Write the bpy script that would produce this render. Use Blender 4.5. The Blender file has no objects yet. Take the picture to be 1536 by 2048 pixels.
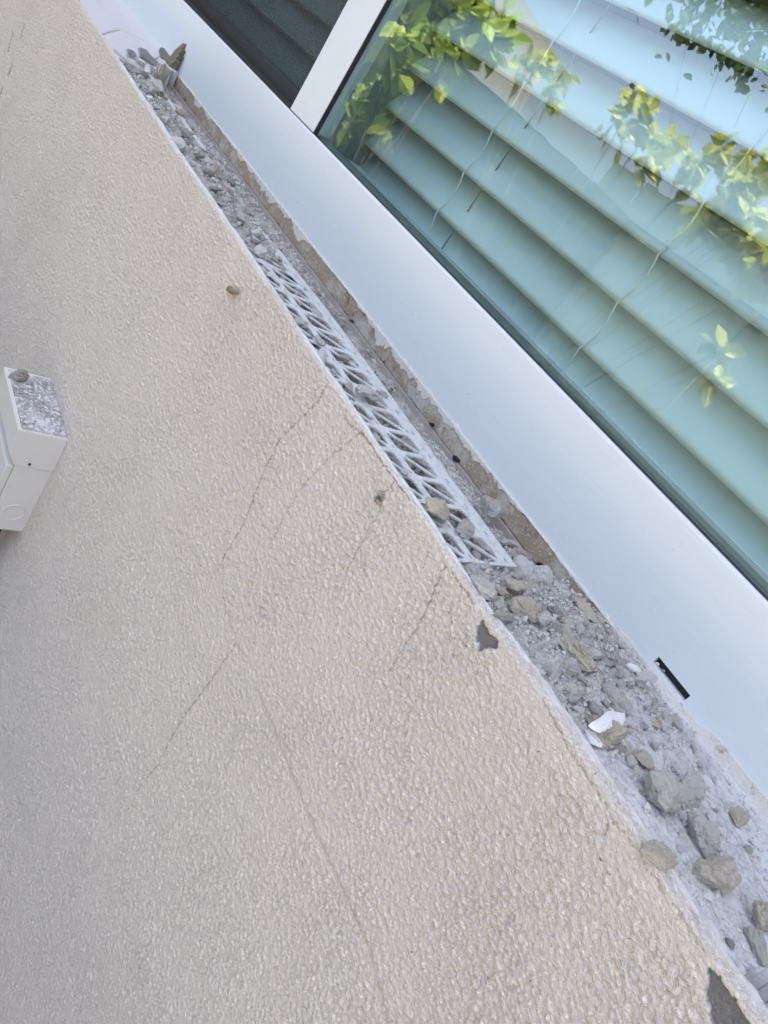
import bpy, bmesh, math, random
import numpy as np
from mathutils import Vector, Matrix, noise as mnoise

random.seed(7); RNG = np.random.default_rng(11)
SC = bpy.context.scene; COL = SC.collection

# ------------------------------------------------------------------ camera
FPX, CX, CY = 1433.0, 768.0, 1024.0
R0 = np.array([[-0.43538561, -0.69285901, 0.57479193],
               [0.70431135, 0.13551031, 0.69683749],
               [-0.56070036, 0.70822549, 0.42898922]])
W = np.stack([-R0[0], R0[1], -R0[2]])          # rows: world x, y, z in camera axes (right, down, forward)
S = 0.32                                        # metres from the lens to the plane of the wall
CAMZ = 1.2 + 0.555 * S
CAM = np.array([0.0, -S, CAMZ])
cam = bpy.data.cameras.new("camera"); cam_o = bpy.data.objects.new("camera", cam); COL.objects.link(cam_o)
cam.sensor_fit = 'VERTICAL'; cam.sensor_height = 36.0; cam.sensor_width = 27.0
cam.lens = FPX / 2048 * 36.0; cam.clip_start = 0.01; cam.clip_end = 2000
M3 = Matrix(((W[0, 0], -W[0, 1], -W[0, 2]), (W[1, 0], -W[1, 1], -W[1, 2]), (W[2, 0], -W[2, 1], -W[2, 2])))
cam_o.matrix_world = Matrix.Translation(Vector(CAM)) @ M3.to_4x4()
SC.camera = cam_o

# ------------------------------------------------------------------ sky and sun
SUN_EL, SUN_AZ = math.radians(64), math.radians(12)     # azimuth from +y (behind the house) towards +x
world = bpy.data.worlds.new("World"); SC.world = world; world.use_nodes = True
wn = world.node_tree; wn.nodes.clear()
sky = wn.nodes.new("ShaderNodeTexSky"); sky.sky_type = 'NISHITA'; sky.sun_disc = False
sky.sun_elevation = SUN_EL; sky.sun_rotation = SUN_AZ; sky.air_density = 0.6; sky.dust_density = 6.0; sky.ozone_density = 1.0
bgn = wn.nodes.new("ShaderNodeBackground"); bgn.inputs[1].default_value = 0.15
wo = wn.nodes.new("ShaderNodeOutputWorld")
hs = wn.nodes.new("ShaderNodeHueSaturation"); hs.inputs['Saturation'].default_value = 0.82
wn.links.new(sky.outputs[0], hs.inputs['Color']); wn.links.new(hs.outputs[0], bgn.inputs[0]); wn.links.new(bgn.outputs[0], wo.inputs[0])
sun = bpy.data.lights.new("sun", 'SUN'); sun.energy = 3.6; sun.angle = math.radians(0.5); sun.color = (1.0, 0.95, 0.87)
sun_o = bpy.data.objects.new("sun", sun); COL.objects.link(sun_o)
sdir = Vector((math.sin(SUN_AZ) * math.cos(SUN_EL), math.cos(SUN_AZ) * math.cos(SUN_EL), math.sin(SUN_EL)))
sun_o.rotation_euler = sdir.to_track_quat('Z', 'Y').to_euler(); sun_o.location = sdir * 20
vs = SC.view_settings
vs.view_transform = 'Standard'; vs.look = 'None'; vs.gamma = 1.0; vs.use_curve_mapping = False
vs.exposure = 2.6
SC.cycles.max_bounces = 8; SC.cycles.transparent_max_bounces = 16
SC.cycles.caustics_reflective = False; SC.cycles.caustics_refractive = False

# ------------------------------------------------------------------ helpers: places
def P(X, Y, Z):                     # lens-distance units (wall plane at Y = 1) to metres
    return Vector((X * S, (Y - 1) * S, CAMZ + Z * S))
def ray(px, py):
    return W @ np.array([px - CX, py - CY, FPX])
def on_y(px, py, Y):                # the point of the plane Y seen at a pixel of the photograph
    r = ray(px, py); return r * (Y / r[1])
def on_z(px, py, Z):
    r = ray(px, py); return r * (Z / r[2])

# ------------------------------------------------------------------ helpers: noise
def _h(ix, iy, seed):
    n = (ix.astype(np.int64) * 374761393 + iy.astype(np.int64) * 668265263 + seed * 974634777) & 0xFFFFFFFF
    n = ((n ^ (n >> 13)) * 1274126177) & 0xFFFFFFFF
    return ((n ^ (n >> 16)) & 0xFFFF) / 65535.0
def perlin(x, y, seed=0):
    xi = np.floor(x); yi = np.floor(y); fx = x - xi; fy = y - yi
    u = fx * fx * fx * (fx * (fx * 6 - 15) + 10); v = fy * fy * fy * (fy * (fy * 6 - 15) + 10)
    def g(dx, dy):
        a = _h(xi + dx, yi + dy, seed) * 2 * np.pi
        return np.cos(a) * (fx - dx) + np.sin(a) * (fy - dy)
    a = g(0, 0); b = g(1, 0); c = g(0, 1); d = g(1, 1)
    return 1.4 * ((a * (1 - u) + b * u) * (1 - v) + (c * (1 - u) + d * u) * v)
def fbm(x, y, seed=0, oct=4, gain=0.5):
    s = 0; a = 1.0
    for i in range(oct):
        s = s + a * perlin(x, y, seed + 17 * i); x = x * 2.03 + 5.1; y = y * 2.03 + 1.7; a *= gain
    return s
def worley(x, y, seed=0):           # distance to the nearest of scattered centres, and a value per cell
    xi = np.floor(x); yi = np.floor(y); best = np.full(x.shape, 9.0); val = np.zeros(x.shape)
    for dx in (-1, 0, 1):
        for dy in (-1, 0, 1):
            cx = xi + dx; cy = yi + dy
            d = np.hypot(cx + _h(cx, cy, seed) - x, cy + _h(cx, cy, seed + 5) - y)
            m = d < best; best = np.where(m, d, best); val = np.where(m, _h(cx, cy, seed + 9), val)
    return best, val
def sstep(a, b, x):
    t = np.clip((x - a) / (b - a), 0, 1); return t * t * (3 - 2 * t)
def seg_dist(x, y, pts, reach):     # distance to a polyline, and how far along it (0..1)
    best = np.full(x.shape, 9.0); along = np.zeros(x.shape)
    L = [0.0]
    for a, b in zip(pts[:-1], pts[1:]): L.append(L[-1] + math.hypot(b[0] - a[0], b[1] - a[1]))
    for i, (a, b) in enumerate(zip(pts[:-1], pts[1:])):
        m = (x > min(a[0], b[0]) - reach) & (x < max(a[0], b[0]) + reach) & (y > min(a[1], b[1]) - reach) & (y < max(a[1], b[1]) + reach)
        if not m.any(): continue
        dx, dy = b[0] - a[0], b[1] - a[1]
        t = np.clip(((x[m] - a[0]) * dx + (y[m] - a[1]) * dy) / (dx * dx + dy * dy + 1e-12), 0, 1)
        d = np.hypot(x[m] - a[0] - t * dx, y[m] - a[1] - t * dy)
        bm_ = best[m]; k = d < bm_; am = along[m]
        am[k] = ((L[i] + t * (L[i + 1] - L[i])) / L[-1])[k]; along[m] = am; best[m] = np.minimum(bm_, d)
    return best, along
def in_poly(x, y, poly):
    r = np.zeros(x.shape, bool); n = len(poly)
    for i in range(n):
        (x0, y0), (x1, y1) = poly[i], poly[(i + 1) % n]
        c = ((y0 > y) != (y1 > y)) & (x < (x1 - x0) * (y - y0) / (y1 - y0 + 1e-12) + x0); r ^= c
    return r

# ------------------------------------------------------------------ helpers: objects
def link(name, me, mat=None, parent=None, loc=None):
    o = bpy.data.objects.new(name, me); COL.objects.link(o)
    if mat is not None:
        for m in (mat if isinstance(mat, (list, tuple)) else [mat]): me.materials.append(m)
    if parent is not None: o.parent = parent
    if loc is not None: o.location = loc
    return o
def tag(o, label=None, cat=None, group=None, kind=None):
    if label: o['label'] = label
    if cat: o['category'] = cat
    if group: o['group'] = group
    if kind: o['kind'] = kind
    return o
def thing(name, label, cat, loc=(0, 0, 0), group=None, kind=None):
    o = bpy.data.objects.new(name, None); COL.objects.link(o); o.location = loc; o.empty_display_size = 0.05
    return tag(o, label, cat, group, kind)
def from_bm(name, bm, mat, parent=None, smooth=False):
    bmesh.ops.recalc_face_normals(bm, faces=bm.faces)
    me = bpy.data.meshes.new(name); bm.to_mesh(me); bm.free()
    if smooth: me.polygons.foreach_set("use_smooth", [True] * len(me.polygons))
    o = link(name, me, mat, parent)
    if parent is not None: o.matrix_parent_inverse = Matrix.Translation(-parent.location)
    return o
def box(bm, a, b, bev=0.0, seg=2):                   # a, b opposite corners
    c = [(x, y, z) for x in (a[0], b[0]) for y in (a[1], b[1]) for z in (a[2], b[2])]
    v = [bm.verts.new(p) for p in c]
    fs = [bm.faces.new([v[i] for i in q]) for q in ((0, 1, 3, 2), (4, 6, 7, 5), (0, 4, 5, 1), (2, 3, 7, 6), (0, 2, 6, 4), (1, 5, 7, 3))]
    if bev:
        es = list({e for f in fs for e in f.edges})
        bmesh.ops.bevel(bm, geom=es, offset=bev, segments=seg, affect='EDGES', profile=0.5)
def boxo(name, a, b, mat, parent=None, bev=0.0, seg=2):
    bm = bmesh.new(); box(bm, a, b, bev, seg); return from_bm(name, bm, mat, parent)
def tube(bm, pts, r, n=8):
    rings = []; pts = [Vector(p) for p in pts]
    for i, p in enumerate(pts):
        t = (pts[min(i + 1, len(pts) - 1)] - pts[max(i - 1, 0)]).normalized()
        q = t.to_track_quat('Z', 'Y'); rr = r[i] if isinstance(r, (list, tuple)) else r
        rings.append([bm.verts.new(p + q @ Vector((math.cos(k * 2 * math.pi / n) * rr, math.sin(k * 2 * math.pi / n) * rr, 0))) for k in range(n)])
    for a, b in zip(rings[:-1], rings[1:]):
        for k in range(n): bm.faces.new((a[k], a[(k + 1) % n], b[(k + 1) % n], b[k]))
    bm.faces.new(rings[0][::-1]); bm.faces.new(rings[-1])
def grid_mesh(name, V, nr, nc, mask=None):            # V: (nr*nc, 3)
    me = bpy.data.meshes.new(name)
    idx = np.arange(nr * nc).reshape(nr, nc)
    q = np.stack([idx[:-1, :-1], idx[:-1, 1:], idx[1:, 1:], idx[1:, :-1]], -1).reshape(-1, 4)
    nf = len(q)
    me.vertices.add(len(V)); me.vertices.foreach_set("co", V.astype(np.float32).ravel())
    me.loops.add(nf * 4); me.loops.foreach_set("vertex_index", q.astype(np.int32).ravel())
    me.polygons.add(nf); me.polygons.foreach_set("loop_start", np.arange(0, nf * 4, 4, dtype=np.int32))
    me.update(calc_edges=True)
    me.polygons.foreach_set("use_smooth", np.ones(nf, bool))
    if mask is not None:
        at = me.attributes.new("wear", 'FLOAT_COLOR', 'POINT'); at.data.foreach_set("color", mask.astype(np.float32).ravel())
    return me

# ------------------------------------------------------------------ helpers: materials
class NT:
    def __init__(s, name):
        s.m = bpy.data.materials.new(name); s.m.use_nodes = True; s.t = s.m.node_tree; s.t.nodes.clear()
        s.out = s.n("ShaderNodeOutputMaterial"); s.b = s.n("ShaderNodeBsdfPrincipled"); s.l(s.b.outputs[0], s.out.inputs[0])
    def n(s, k): return s.t.nodes.new(k)
    def l(s, a, b): s.t.links.new(a, b)
    def noise(s, scale, detail=4, rough=0.55, dist=0.0, vec=None):
        q = s.n("ShaderNodeTexNoise"); q.inputs['Scale'].default_value = scale; q.inputs['Detail'].default_value = detail
        q.inputs['Roughness'].default_value = rough; q.inputs['Distortion'].default_value = dist
        s.l(vec or s.coord(), q.inputs['Vector']); return q.outputs[0]
    def coord(s):
        if not hasattr(s, 'c'): s.c = s.n("ShaderNodeTexCoord").outputs['Object']
        return s.c
    def ramp(s, f, *st):
        r = s.n("ShaderNodeValToRGB"); e = r.color_ramp.elements
        while len(e) < len(st): e.new(0.5)
        for q, (p, c) in zip(e, st): q.position = p; q.color = (c if len(c) == 4 else (*c, 1)) if isinstance(c, tuple) else (c, c, c, 1)
        s.l(f, r.inputs[0]); return r.outputs[0]
    def mix(s, f, a, b):
        q = s.n("ShaderNodeMix"); q.data_type = 'RGBA'
        for v, i in ((f, 0), (a, 6), (b, 7)):
            if isinstance(v, (int, float)): q.inputs[i].default_value = v
            elif isinstance(v, tuple): q.inputs[i].default_value = (*v, 1)
            else: s.l(v, q.inputs[i])
        return q.outputs[2]
    def math(s, op, a, b=0.0):
        q = s.n("ShaderNodeMath"); q.operation = op
        for v, i in ((a, 0), (b, 1)):
            if isinstance(v, (int, float)): q.inputs[i].default_value = v
            else: s.l(v, q.inputs[i])
        return q.outputs[0]
    def attr(s, name):
        a = s.n("ShaderNodeAttribute"); a.attribute_name = name
        sp = s.n("ShaderNodeSeparateColor"); s.l(a.outputs['Color'], sp.inputs[0]); return sp.outputs
    def bump(s, h, strength, dist):
        q = s.n("ShaderNodeBump"); q.inputs['Strength'].default_value = strength; q.inputs['Distance'].default_value = dist
        s.l(h, q.inputs['Height'])
        if s.b.inputs['Normal'].is_linked: s.l(s.b.inputs['Normal'].links[0].from_socket, q.inputs['Normal'])
        s.l(q.outputs[0], s.b.inputs['Normal'])
    def set(s, col=None, rough=None, spec=None, metal=None):
        for v, k in ((col, 'Base Color'), (rough, 'Roughness'), (spec, 'Specular IOR Level'), (metal, 'Metallic')):
            if v is None: continue
            if isinstance(v, tuple): s.b.inputs[k].default_value = (*v, 1)
            elif isinstance(v, (int, float)): s.b.inputs[k].default_value = v
            else: s.l(v, s.b.inputs[k])
        return s

def mat_plain(name, col, rough=0.5, spec=0.4, var=0.06, vs_=40, bump=0.0, bs=600, dirt=None):
    t = NT(name)
    c = t.mix(t.noise(vs_, 5, 0.6), tuple(v * (1 - var) for v in col), tuple(min(1, v * (1 + var)) for v in col))
    if dirt:
        dc, lo, hi, sc = dirt
        c = t.mix(t.ramp(t.noise(sc, 6, 0.7), (lo, 0.0), (hi, 1.0)), c, dc)
    t.set(c, rough, spec)
    if bump: t.bump(t.noise(bs, 5, 0.6), bump, 0.002)
    return t.m

# stucco paint with dirt in its cracks, bare mortar where it has come off, smooth trowelled rim
def mat_stucco():
    t = NT("stucco_paint"); w = t.attr("wear")
    c = t.mix(t.noise(6, 4, 0.5), (0.78, 0.70, 0.61), (0.81, 0.735, 0.645))
    c = t.mix(t.ramp(t.noise(420, 3, 0.6), (0.35, 0.0), (0.62, 1.0)), t.mix(0.10, c, (0.45, 0.36, 0.25)), c)
    spots = t.math('MULTIPLY', t.ramp(t.noise(26, 3, 0.6), (0.5, 0.0), (0.68, 1.0)), t.ramp(t.noise(260, 4, 0.7), (0.56, 0.0), (0.68, 1.0)))
    c = t.mix(t.math('MULTIPLY', spots, 0.6), c, (0.33, 0.24, 0.10))
    c = t.mix(t.math('MULTIPLY', t.ramp(t.noise(3.2, 5, 0.65), (0.46, 0.0), (0.68, 1.0)), 0.16), c, (0.47, 0.41, 0.33))
    specks = t.ramp(t.noise(330, 1, 0.5), (0.775, 0.0), (0.80, 1.0))
    c = t.mix(t.math('MULTIPLY', specks, 0.8), c, (0.06, 0.055, 0.05))
    c = t.mix(w[0], c, (0.24, 0.155, 0.08))
    g = t.mix(t.noise(300, 5, 0.7), (0.17, 0.165, 0.155), (0.30, 0.29, 0.27))
    c = t.mix(t.math('MULTIPLY', w[2], t.ramp(t.noise(160, 5, 0.7), (0.3, 0.55), (0.62, 1.0))), c, (0.68, 0.655, 0.625))
    c = t.mix(w[1], c, g)
    t.set(c, 0.97, 0.06)
    sm = t.math('SUBTRACT', 1.0, t.math('MULTIPLY', w[2], 0.8))
    mp = t.n("ShaderNodeMapping"); mp.inputs['Rotation'].default_value = (0, 0.5, 0); mp.inputs['Scale'].default_value = (1.0, 1.0, 1.55); t.l(t.coord(), mp.inputs[0])
    rg = t.noise(360, 4, 0.6, 0.6, mp.outputs[0]); nz = rg.node; nz.noise_type = 'RIDGED_MULTIFRACTAL'
    nz.normalize = True; nz.inputs['Lacunarity'].default_value = 2.1
    for k_ in ('Offset', 'Gain'):
        if k_ in nz.inputs: nz.inputs[k_].default_value = 1.0 if k_ == 'Offset' else 1.6
    t.bump(t.math('MULTIPLY', rg, sm), 0.75, 0.0009)
    t.bump(t.noise(1100, 3, 0.65), 0.5, 0.0006)
    return t.m
# mortar bed: grey crumbs, wear R = pale paint, G = blue-white dust, B = darker brown in cracks and far mortar
def mat_mortar(name="mortar"):
    t = NT(name); w = t.attr("wear")
    g = t.mix(t.noise(170, 6, 0.7), (0.30, 0.285, 0.26), (0.58, 0.56, 0.52))
    g = t.mix(t.ramp(t.noise(60, 4, 0.6), (0.5, 0.0), (0.7, 1.0)), g, (0.50, 0.455, 0.385))
    pt = t.mix(t.noise(90, 5, 0.7), (0.66, 0.64, 0.63), (0.76, 0.745, 0.735))
    c = t.mix(w[0], g, pt)
    dust = t.math('MULTIPLY', w[1], t.ramp(t.noise(330, 6, 0.75), (0.40, 0.0), (0.60, 1.0)))
    c = t.mix(dust, c, (0.47, 0.465, 0.455))
    c = t.mix(w[2], c, (0.245, 0.22, 0.185))
    t.set(c, 0.95, 0.15)
    t.bump(t.noise(700, 6, 0.75), 0.6, 0.002)
    return t.m
def mat_stone(name, a, b, tint=None):
    t = NT(name); oi = t.n("ShaderNodeObjectInfo")
    c = t.mix(t.noise(5, 7, 0.75), a, b)
    if tint: c = t.mix(t.ramp(t.noise(1.6, 3, 0.6), (0.45, 0.0), (0.62, 1.0)), c, tint)
    c = t.mix(t.ramp(t.noise(14, 2, 0.5), (0.28, 1.0), (0.36, 0.0)), c, tuple(v * 0.45 for v in a))
    q = t.n("ShaderNodeBrightContrast"); t.l(c, q.inputs[0])
    t.l(t.math('MULTIPLY', t.math('SUBTRACT', oi.outputs['Random'], 0.5), 0.06), q.inputs[1])
    t.set(q.outputs[0], 0.95, 0.15)
    t.bump(t.noise(11, 8, 0.8), 0.9, 0.0009)
    return t.m
MS = mat_stucco(); MM = mat_mortar()
ST_GREY = mat_stone("grey_mortar_lump", (0.34, 0.32, 0.28), (0.53, 0.50, 0.445))
ST_PALE = mat_stone("pale_mortar_lump", (0.43, 0.41, 0.375), (0.62, 0.595, 0.55))
ST_TAN = mat_stone("tan_mortar_lump", (0.38, 0.34, 0.275), (0.58, 0.53, 0.44), (0.50, 0.43, 0.32))
ST_DARK = mat_stone("dark_mortar_lump", (0.22, 0.205, 0.19), (0.38, 0.36, 0.335))
ST_BLUE = mat_stone("bluish_mortar_lump", (0.27, 0.29, 0.30), (0.40, 0.42, 0.43))
PAINTCHIP = mat_plain("white_paint_skin", (0.80, 0.79, 0.78), 0.6, 0.3, 0.04, 200, 0.3, 900)
def mat_frame():
    t = NT("white_window_enamel")
    c = t.mix(t.noise(9, 5, 0.6), (0.67, 0.695, 0.685), (0.70, 0.725, 0.71))
    sp = t.ramp(t.noise(160, 2, 0.5), (0.735, 0.0), (0.755, 1.0)); c = t.mix(t.math('MULTIPLY', sp, 0.6), c, (0.30, 0.28, 0.25))
    mp = t.n("ShaderNodeMapping"); mp.inputs['Scale'].default_value = (6, 1, 60); mp.inputs['Rotation'].default_value = (0, 0.2, 0); t.l(t.coord(), mp.inputs[0])
    sm = t.ramp(t.noise(9, 6, 0.7, 0.4, mp.outputs[0]), (0.52, 0.0), (0.78, 1.0)); c = t.mix(t.math('MULTIPLY', sm, 0.22), c, (0.50, 0.48, 0.45))
    t.set(c, t.mix(t.noise(30, 5, 0.7), (0.42,) * 3, (0.60,) * 3), 0.3); t.bump(t.noise(260, 3, 0.6), 0.03, 0.001); return t.m
FRAME = mat_frame()
VINYL = mat_plain("white_vinyl_bead", (0.63, 0.645, 0.63), 0.6, 0.25, 0.04, 60, 0.08, 500, ((0.47, 0.46, 0.44), 0.47, 0.66, 120))
RUBBER = mat_plain("black_rubber", (0.018, 0.018, 0.02), 0.5, 0.4)
BOXP = mat_plain("beige_box_paint", (0.60, 0.585, 0.54), 0.45, 0.4, 0.03, 20, 0.05, 500)
SLAT = mat_plain("ivory_slat", (0.72, 0.735, 0.72), 0.38, 0.45, 0.02, 15)
CORD = mat_plain("cord_cotton", (0.70, 0.71, 0.66), 0.9, 0.1, 0.15, 900)
TRIMG = mat_plain("grey_jamb", (0.20, 0.205, 0.20), 0.5, 0.4, 0.06)
WIRE = mat_plain("charcoal_screen_wire", (0.03, 0.032, 0.035), 0.5, 0.3)
ROOM = mat_plain("room_paint", (0.36, 0.33, 0.29), 0.9, 0.1)
def mat_strip():
    t = NT("weathered_tan_strip")
    c = t.mix(t.noise(55, 6, 0.7), (0.33, 0.245, 0.155), (0.50, 0.415, 0.305))
    c = t.mix(t.ramp(t.noise(34, 5, 0.7), (0.50, 0.0), (0.62, 1.0)), c, (0.56, 0.52, 0.45))
    c = t.mix(t.ramp(t.noise(45, 6, 0.75), (0.30, 1.0), (0.42, 0.0)), c, (0.13, 0.095, 0.06))
    c = t.mix(t.ramp(t.noise(420, 3, 0.6), (0.58, 0.0), (0.66, 1.0)), c, (0.62, 0.59, 0.53))
    t.set(c, 0.95, 0.1); t.bump(t.noise(260, 6, 0.75), 0.9, 0.003); return t.m
TANW = mat_strip()
PINK = mat_plain("dusty_pink_board", (0.42, 0.365, 0.315), 0.95, 0.1, 0.14, 70, 0.5, 300, ((0.34, 0.325, 0.31), 0.48, 0.62, 60))
CAULK = mat_plain("cream_caulk", (0.66, 0.62, 0.55), 0.9, 0.2, 0.14, 120, 0.6, 400, ((0.40, 0.32, 0.22), 0.58, 0.68, 90))
LEAFBIT = mat_plain("dry_leaf", (0.22, 0.17, 0.08), 0.8, 0.2, 0.2, 300)
CHITIN = mat_plain("insect_black", (0.05, 0.045, 0.04), 0.6, 0.3)
def mat_glass():
    t = NT("window_glass"); t.t.nodes.remove(t.b)
    tr = t.n("ShaderNodeBsdfTransparent"); tr.inputs[0].default_value = (0.88, 0.965, 0.965, 1)
    gl = t.n("ShaderNodeBsdfGlossy"); gl.inputs['Roughness'].default_value = 0.004; gl.inputs[0].default_value = (0.97, 1, 1, 1)
    ge = t.n("ShaderNodeNewGeometry"); dt = t.n("ShaderNodeVectorMath"); dt.operation = 'DOT_PRODUCT'
    t.l(ge.outputs['Incoming'], dt.inputs[0]); t.l(ge.outputs['Normal'], dt.inputs[1])
    k = t.math('POWER', t.math('SUBTRACT', 1.0, t.math('ABSOLUTE', dt.outputs['Value'])), 5.0)
    fr = t.math('ADD', 0.12, t.math('MULTIPLY', k, 0.88))          # Schlick, each face of the double pane
    mx = t.n("ShaderNodeMixShader"); t.l(fr, mx.inputs[0]); t.l(tr.outputs[0], mx.inputs[1]); t.l(gl.outputs[0], mx.inputs[2])
    t.l(mx.outputs[0], t.out.inputs[0]); return t.m
GLASS = mat_glass()
def mat_leaf(name, a, b):
    t = NT(name); oi = t.n("ShaderNodeNewGeometry")
    c = t.mix(oi.outputs['Random Per Island'], a, b); t.set(c, 0.45, 0.4)
    tl = t.n("ShaderNodeBsdfTranslucent"); t.l(c, tl.inputs[0])
    mx = t.n("ShaderNodeMixShader"); mx.inputs[0].default_value = 0.4
    t.l(t.b.outputs[0], mx.inputs[1]); t.l(tl.outputs[0], mx.inputs[2]); t.l(mx.outputs[0], t.out.inputs[0]); return t.m
LEAF = mat_leaf("bright_leaf", (0.20, 0.30, 0.03), (0.36, 0.42, 0.06))
LEAFY = mat_leaf("yellow_leaf", (0.32, 0.36, 0.07), (0.48, 0.48, 0.15))
LEAFD = mat_leaf("dark_leaf", (0.03, 0.06, 0.015), (0.06, 0.10, 0.03))
BARK = mat_plain("bark", (0.07, 0.06, 0.045), 0.9, 0.1, 0.3, 60, 0.8, 80)
PAVE = mat_plain("pale_paving", (0.21, 0.19, 0.16), 0.9, 0.1, 0.12, 3, 0.2, 200)
WALLP = mat_plain("cream_wall_paint", (0.60, 0.55, 0.48), 0.9, 0.2, 0.05, 5, 0.4, 250)
ROOFM = mat_plain("grey_roof_felt", (0.16, 0.15, 0.15), 0.9, 0.1, 0.2, 10, 0.3, 120)

# ================================================================== the ground
bm = bmesh.new(); box(bm, (-400, -400, -0.3), (400, 400, 0.0)); g = from_bm("ground", bm, PAVE); tag(g, kind='structure')

# ================================================================== the stucco wall
EDGE_PX = [(160, 0), (235, 120), (375, 345), (470, 470), (560, 612), (640, 735), (700, 822), (770, 930), (830, 1000), (900, 1110),
           (935, 1185), (960, 1232), (1030, 1300), (1100, 1410), (1200, 1542), (1290, 1690), (1440, 1950), (1500, 2040)]
_e = np.array([on_y(x, y, 1.0) for x, y in EDGE_PX])
def edge_z(X):
    return -0.549 + 0.3 * (np.interp(X, _e[:, 0], _e[:, 2], left=-0.548, right=-0.555) + 0.549) + 0.0022 * fbm(X * 9, X * 0 + 3.3, 4, 4)
def wall_h(x, z):                   # stucco relief, outward, in metres; x, z in metres
    a = fbm(x * 235 + 0.3 * z * 235, z * 300, 21, 3, 0.62)
    wx = x + 0.0016 * perlin(x * 120, z * 120, 31); wz = z + 0.0016 * perlin(x * 120, z * 120, 32)
    r = 1 - np.abs(perlin(wx * 250, wz * 310, 33)) * 2
    lumps = np.tanh(1.8 * a)
    patch = 0.70 + 0.48 * sstep(-0.5, 0.5, fbm(x * 16 + 0.4 * perlin(x * 30, z * 30, 43), z * 11, 41, 3))
    f = fbm(wx * 330, wz * 400, 35, 2)
    return patch * (0.00062 * lumps + 0.00072 * np.clip(r, 0, 1) ** 2 + 0.0006 * np.tanh(2 * f)) + 0.0006 * fbm(x * 9, z * 9, 51, 3)
CRACKS = [  # photograph pixels, half-width mm, depth mm, tint
    ([(655, 765), (640, 800), (612, 828), (590, 850), (560, 880), (548, 905), (535, 930), (515, 975), (490, 1040), (462, 1090), (445, 1120)], 0.55, 1.2, 0.95),
    ([(445, 1120), (447, 1190), (452, 1220), (470, 1270)], 0.5, 0.8, 0.6),
    ([(470, 1270), (470, 1290), (440, 1335), (400, 1390), (370, 1430), (345, 1470), (315, 1530), (275, 1580)], 0.5, 0.9, 0.8),
    ([(735, 855), (690, 890), (665, 910), (640, 935), (600, 980), (575, 1020), (545, 1080)], 0.45, 0.8, 0.75),
    ([(685, 835), (725, 870), (735, 880), (760, 920), (790, 960), (820, 1000)], 0.5, 1.2, 0.9),
    ([(790, 965), (770, 985), (750, 1040), (725, 1080), (700, 1130), (680, 1180)], 0.42, 0.8, 0.75),
    ([(890, 1135), (870, 1175), (855, 1215), (830, 1260), (800, 1305), (775, 1350)], 0.48, 1.1, 0.9),
    ([(905, 1145), (925, 1175), (945, 1205)], 0.4, 1.0, 0.8),
    ([(1085, 1400), (1105, 1440), (1137, 1500), (1170, 1550), (1205, 1600), (1225, 1640), (1276, 1699), (1300, 1745), (1340, 1800), (1367, 1840), (1410, 1910)], 0.38, 0.9, 0.6),
    ([(1225, 1645), (1205, 1672)], 0.35, 0.8, 0.7),
    ([(470, 1285), (492, 1315)], 0.6, 0.5, 0.45),
    ([(510, 1370), (540, 1440), (580, 1540), (630, 1660), (690, 1790), (740, 1900), (775, 2048)], 2.0, 0.2, 0.20),
    ([(510, 1370), (540, 1440), (580, 1540), (630, 1660), (690, 1790), (740, 1900), (775, 2048)], 0.35, 0.6, 0.4),
    ([(1180, 1660), (1150, 1600), (1112, 1588)], 0.5, 0.6, 0.3),
    ([(24, 72), (19, 88), (16, 102)], 4.5, 4.0, 1.0), ([(47, 55), (40, 78)], 3.5, 4.0, 0.9), ([(28, 112), (24, 128)], 2.5, 3.0, 0.8),
    ([(22, 136), (15, 152)], 5.0, 4.0, 1.0), ([(4, 180), (-4, 198)], 5.0, 4.0, 1.0), ([(240, 1570), (205, 1640)], 0.3, 0.5, 0.35),
    ([(258, 1690), (238, 1722)], 0.35, 0.5, 0.45)]
CHIP_PX = [(963, 1240), (980, 1268), (997, 1290), (975, 1299), (955, 1303), (958, 1290), (949, 1280), (953, 1262), (957, 1246)]
CHIP2_PX = [(1413, 1943), (1425, 1940), (1437, 1955), (1462, 1995), (1490, 2036), (1520, 2085), (1445, 2085), (1422, 2048), (1412, 2000), (1414, 1965)]
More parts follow.
